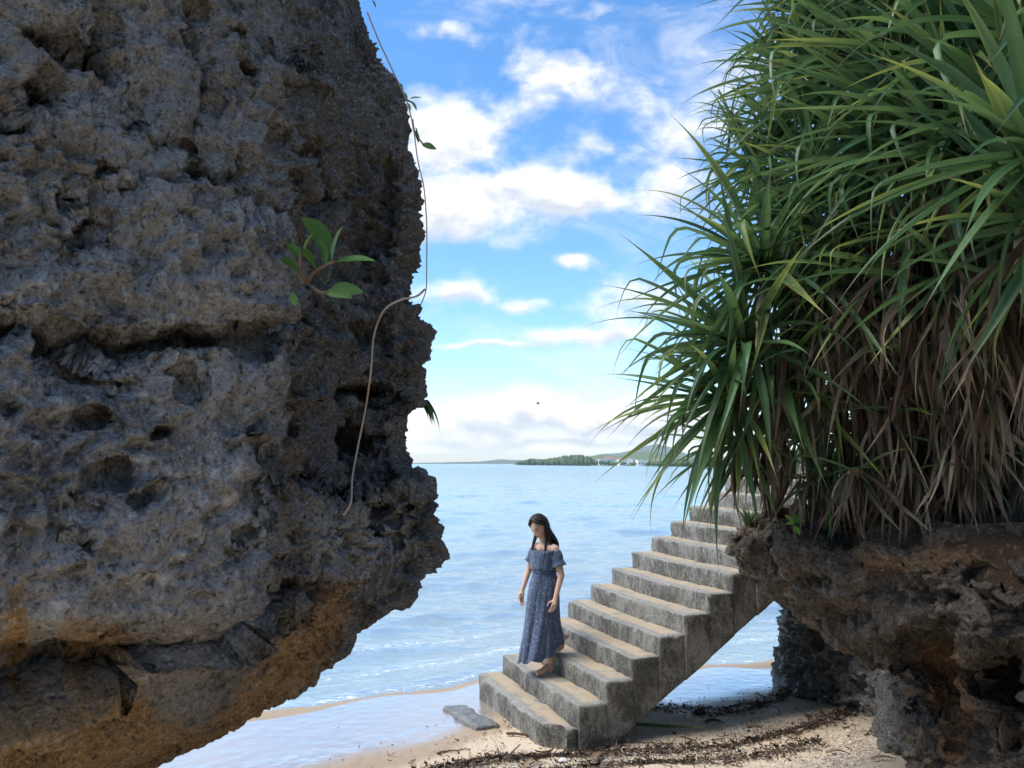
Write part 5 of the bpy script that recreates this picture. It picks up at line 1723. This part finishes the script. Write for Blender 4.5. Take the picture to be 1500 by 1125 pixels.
    rows = [(-.012, -.03, 1.228, .104, .176), (-.012, -.03, 1.218, .114, .184), (-.010, -.03, 1.18, .118, .168), (-.010, -.03, 1.13, .122, .156), (-.010, -.03, 1.07, .124, .156), (-.012, -.03, 1.035, .122, .154), (-.015, -.03, 1.015, .106, .136), (-.015, -.03, 1.005, .100, .130)]
    R_ = catmull(rows, 30)
    V, F = ring_loft(R_, 130, lambda f, a: 1 + .020 * np.sin(26 * a) * (.35 + .65 * abs(2 * f - 1)) + .014 * np.sin(11 * a + 4 * f))
    V[:, 2] += -.020 * np.maximum(V[:, 0] * 8, 0) * sstep(V[:, 2], 1.15, 1.26)
    bo2 = link('bodice', mesh_np('bodice', V, F), dm, dress)
    s_ = bo2.modifiers.new('s', 'SOLIDIFY'); s_.thickness = .004
    # waist tie with hanging ends
    ang_ = np.linspace(0, 2 * math.pi, 40)
    pts = np.stack([-.015 + .112 * np.cos(ang_), -.03 + .142 * np.sin(ang_), np.full(40, 1.008)], 1)
    parts = [tube(pts, .010, 8)]
    for dy, ln in ((.0, .28), (.025, .22)):
        parts.append(tube(catmull([(.095, .035 + dy, 1.0), (.122, .04 + dy, .95), (.150, .045 + dy, .85), (.168, .05 + dy, 1.0 - ln)], 12), .0055, 6))
    V, F = merge(parts)
    link('waist_tie', mesh_np('waist_tie', V, F), dm, dress)
    for (sh, elb) in ((J[sl], J[el]), (J[sr], J[er])):
        A = np.array(sh[:3]); B = np.array(elb[:3])
        ts = np.linspace(.06, .66, 18)
        rad = np.interp(ts, [.06, .12, .3, .46, .50, .56, .66], [.050, .058, .064, .058, .062, .066, .072])
        pts = A[None] + (B - A)[None] * ts[:, None]
        V, F = tube(pts, rad, 44)
        ai = np.tile(np.arange(44), 18)
        ctr = np.repeat(pts, 44, 0)
        V = ctr + (V - ctr) * (1 + (.05 + .07 * np.repeat(sstep(ts, .45, .66), 44)) * np.sin(ai * 2 * math.pi / 44 * 11))[:, None]
        s2 = link('sleeve', mesh_np('sleeve', V, F), dm, dress)
        s_ = s2.modifiers.new('s', 'SOLIDIFY'); s_.thickness = .003
build_woman()

# ================================================================== the far shore
def far_mat(name, a, b, sc):
    m, t, out = new_mat(name)
    P = t.node('ShaderNodeNewGeometry').outputs['Position']
    n = t.noise(P, sc, 5, .6)
    principled(t, out, t.mix(n, a, b), .95, None, .1)
    return m
M_FOREST = far_mat('far_forest', (0.05, 0.088, 0.045), (0.12, 0.165, 0.08), .05)
M_FIELD = far_mat('far_field', (0.06, 0.11, 0.035), (0.15, 0.19, 0.07), .03)

def ridge(name, prof, d0, d1, mat, label, rough=.08, seed=0, n=220):
    """prof: photo skyline (px, py) at distance d1; the slope runs down to the sea at d0"""
    prof = np.array(prof, float)
    px = np.linspace(prof[0, 0], prof[-1, 0], n)
    py = np.interp(px, prof[:, 0], prof[:, 1])
    m = 26
    V = np.empty((m, n, 3))
    for i in range(m):
        f = i / (m - 1)
        g = f / .6 if f < .6 else 1.0
        for j in range(n):
            db = np.interp(px[j], d0[0], d0[1])
            top = at(px[j], py[j], d1)
            d = db + (d1 - db) * min(f / .6, 1) + (d1 * .15) * max(0, (f - .6) / .4)
            r_ = ray(px[j], 679)
            x = r_[0] * d
            hz = max(top[2], 0)
            V[i, j] = (x, d, -1.0 + (hz + 1.0) * (g ** 1.3 if f < .6 else 1 - ((f - .6) / .4) ** 1.5))
    P = V.reshape(-1, 3)
    s = d1 / 60.0
    nz = fbm(P / s, 4, .55, seed)
    P[:, 2] += nz * rough * (P[:, 2] + 1.0)
    me = mesh_np(name, P, grid_faces(m, n))
    tag(link(name, me, mat), label, kind='structure')
cst = (np.array([600., 1300.]), np.array([4200., 3200.]))
ridge('mountain_range', [(560, 679), (640, 677.5), (700, 676), (735, 673), (760, 674), (800, 676), (840, 672), (870, 667), (900, 664), (930, 659), (948, 653), (962, 650), (985, 655), (1005, 664), (1040, 668), (1100, 670), (1250, 672), (1400, 676)], cst, 5200,
      M_FOREST, 'hazy blue mountains far across the bay', .10, 5)
ridge('far_hills', [(780, 679), (830, 674), (858, 669), (880, 666), (905, 668), (930, 663), (960, 662), (990, 668), (1050, 671), (1200, 671), (1400, 676)], (np.array([700., 1000., 1300.]), np.array([1900., 1300., 1100.])), 2300, M_FIELD, 'green hills behind the far village', .10, 6)
# low wooded headland
hl = np.array([(752, 679.6), (775, 678), (800, 677), (850, 676.5), (900, 677), (950, 678), (1010, 679), (1100, 680), (1300, 681)])
hd_d = (np.array([750., 860., 1000., 1300.]), np.array([1250., 900., 640., 480.]))
def hdist(px): return float(np.interp(px, *hd_d))
n = 200
pxs = np.linspace(745, 1330, n)
V = np.empty((12, n, 3))
for j, px in enumerate(pxs):
    d = hdist(px); r_ = ray(px, 679)
    for i in range(12):
        f = i / 11
        dd = d * (1 + .45 * f)
        V[i, j] = (r_[0] * dd, dd, -.8 + (1.9 + 3.2 * f) * float(sstep(np.array(f), -.05, .3)) * float(sstep(np.array(px), 745, 775)))
me = mesh_np('headland', V.reshape(-1, 3), grid_faces(12, n))
tag(link('headland', me, M_FIELD), 'low green headland across the bay', kind='structure')

# wood on the headland: reads as one mass
frng = np.random.default_rng(9)
Vs, Fs, o = [], [], 0
def crown(c, r, h):
    global o
    th = np.linspace(.1, math.pi - .3, 5)[:, None]; ph = np.linspace(0, 2 * math.pi, 8, endpoint=False)[None]
    Q = np.stack([np.sin(th) * np.cos(ph) * r, np.sin(th) * np.sin(ph) * r, np.cos(th) * h + 0 * ph], -1).reshape(-1, 3)
    Q = Q * frng.uniform(.72, 1.25, (len(Q), 1)) + np.array(c)
    Vs.append(Q); Fs.append(grid_faces(5, 8, True) + o); o += len(Q)
for k in range(2600):
    px = frng.uniform(757, 1320)
    d = hdist(px) * (1 + .38 * frng.random() ** 1.4)
    # taller wood on the point, gardens behind the village
    tall = np.interp(px, [757, 780, 800, 830, 850, 875, 900, 960, 1000, 1040, 1300], [3, 7, 6, 9.5, 10, 6, 3.2, 3.5, 5, 5, 5])
    if 862 < px < 960 and frng.random() < .8: continue
    r_ = ray(px, 679)
    h = tall * frng.uniform(.5, 1.0) * (d / 900) ** .5
    crown((r_[0] * d, d, 1.2 + h * .55), frng.uniform(2.0, 4.2), h * .62)
me = mesh_np('headland_wood', np.concatenate(Vs), np.concatenate(Fs), True)
tag(link('headland_wood', me, M_FOREST), 'dark wood covering the low headland across the bay', kind='stuff')

M_WALLW, t_, o_ = new_mat('far_white_wall'); principled(t_, o_, (0.72, 0.70, 0.66), .8)
M_ROOF, t_, o_ = new_mat('far_roof'); principled(t_, o_, (0.33, 0.20, 0.15), .8)
M_WIN, t_, o_ = new_mat('far_window'); principled(t_, o_, (0.05, 0.06, 0.08), .2)
def box(x0, x1, y0, y1, z0, z1):
    V = np.array([(x, y, z) for x in (x0, x1) for y in (y0, y1) for z in (z0, z1)], float)
    F = np.array([(0, 1, 3, 2), (4, 6, 7, 5), (0, 4, 5, 1), (2, 3, 7, 6), (0, 2, 6, 4), (1, 5, 7, 3)])
    return V, F
HOUSES = [(846, 679, 9, 3.4, 0), (858, 679.2, 7, 3.2, 0), (874, 677, 9, 4.5, 1), (883, 676, 11, 6, 0), (893, 679.5, 12, 6.5, 1), (901, 680, 10, 5, 0), (911, 677, 10, 6, 1), (921, 676, 12, 7, 0), (928, 680, 8, 4.5, 1),
          (938, 678, 9, 5, 0), (948, 677, 11, 5, 0), (962, 679, 7, 4.2, 1), (1010, 680, 8, 5, 0), (1022, 679, 9, 4.5, 1)]
for k, (px, py, w, h, rf) in enumerate(HOUSES):
    d = hdist(px) * (1.0 + .10 * (k % 3) + .03)
    x = ray(px, 679)[0] * d
    w *= d / 900; h *= d / 900
    root = empty('far_house', (x, d, 0), frng.uniform(-.4, .4))
    tag(root, 'small white house with %s in the village across the bay' % ('a brown pitched roof' if rf else 'a flat roof'), 'house', 'far houses with %s' % ('pitched roofs' if rf else 'flat roofs'))
    V, F = box(-w / 2, w / 2, -w * .35, w * .35, -.5, h + 1.5)
    link('wall', mesh_np('wall', V, F, False), M_WALLW, root)
    if rf:
        V = np.array([(-w * .55, -w * .4, h + 1.5), (w * .55, -w * .4, h + 1.5), (w * .55, w * .4, h + 1.5), (-w * .55, w * .4, h + 1.5), (-w * .5, 0, h + 1.5 + w * .2), (w * .5, 0, h + 1.5 + w * .2)])
        me = bpy.data.meshes.new('roof'); me.from_pydata([tuple(v) for v in V], [], [(0, 1, 5, 4), (2, 3, 4, 5), (0, 4, 3), (1, 2, 5), (3, 2, 1, 0)])
        link('roof', me, M_ROOF, root)
    else:
        V, F = box(-w * .53, w * .53, -w * .38, w * .38, h + 1.502, h + 1.9)
        link('roof', mesh_np('roof', V, F, False), M_WALLW, root)
    for q in (-.25, .2):
        V, F = box(w * q - .7, w * q + .7, -w * .35 - .06, -w * .35 - .01, 2.0, 3.4)
        link('window', mesh_np('window', V, F, False), M_WIN, root)

# a bird over the bay
def build_bird():
    root = empty('bird', tuple(at(788, 592, 60)), R(20))
    tag(root, 'small dark bird flying over the bay before the white clouds', 'bird')
    bm_, t, out = new_mat('dark_feathers'); principled(t, out, (0.03, 0.03, 0.035), .7)
    pts = catmull([(-.14, 0, 0), (-.08, 0, .01), (0, 0, .02), (.08, 0, .015), (.12, 0, .02), (.15, 0, .015)], 14)
    V, F = tube(pts, np.array([.004, .014, .024, .032, .036, .037, .036, .033, .028, .024, .023, .020, .010, .002]), 10)
    link('body', mesh_np('body', V, F), bm_, root)
    for s in (-1, 1):
        t_w = np.linspace(0, 1, 9)
        lead = np.stack([.06 + .05 * t_w - .16 * t_w ** 2.5, s * (.02 + .26 * t_w), .02 + .16 * np.sin(t_w * 1.5)], 1)
        trail = lead - np.stack([.11 * (1 - t_w ** 2) + .004, 0 * t_w, .005 * t_w], 1)
        W_ = np.concatenate([lead, trail])
        o_b = link('wing', mesh_np('wing', W_, np.array([(i, i + 1, i + 10, i + 9) for i in range(8)])), bm_, root)
        so = o_b.modifiers.new('s', 'SOLIDIFY'); so.thickness = .008
    V, F = box(-.21, -.12, -.022, .022, -.004, .006)
    V[:4, 1] *= 1.9
    link('tail', mesh_np('tail', V, F), bm_, root)
build_bird()

# ================================================================== sea haze
V, F = box(-9600, 9600, -900, 9600, -8.0, 122)
hz = link('haze', mesh_np('haze', V, F, False))
m, t, out = new_mat('sea_haze')
pv = t.node('ShaderNodeVolumePrincipled')
t.set(pv, 'Color', (0.80, 0.90, 1.0)); t.set(pv, 'Density', 0.00012); t.set(pv, 'Anisotropy', 0.0)
t.l.new(pv.outputs[0], out.inputs['Volume'])
hz.data.materials.append(m)
tag(hz, 'thin sea haze over the bay', kind='stuff')
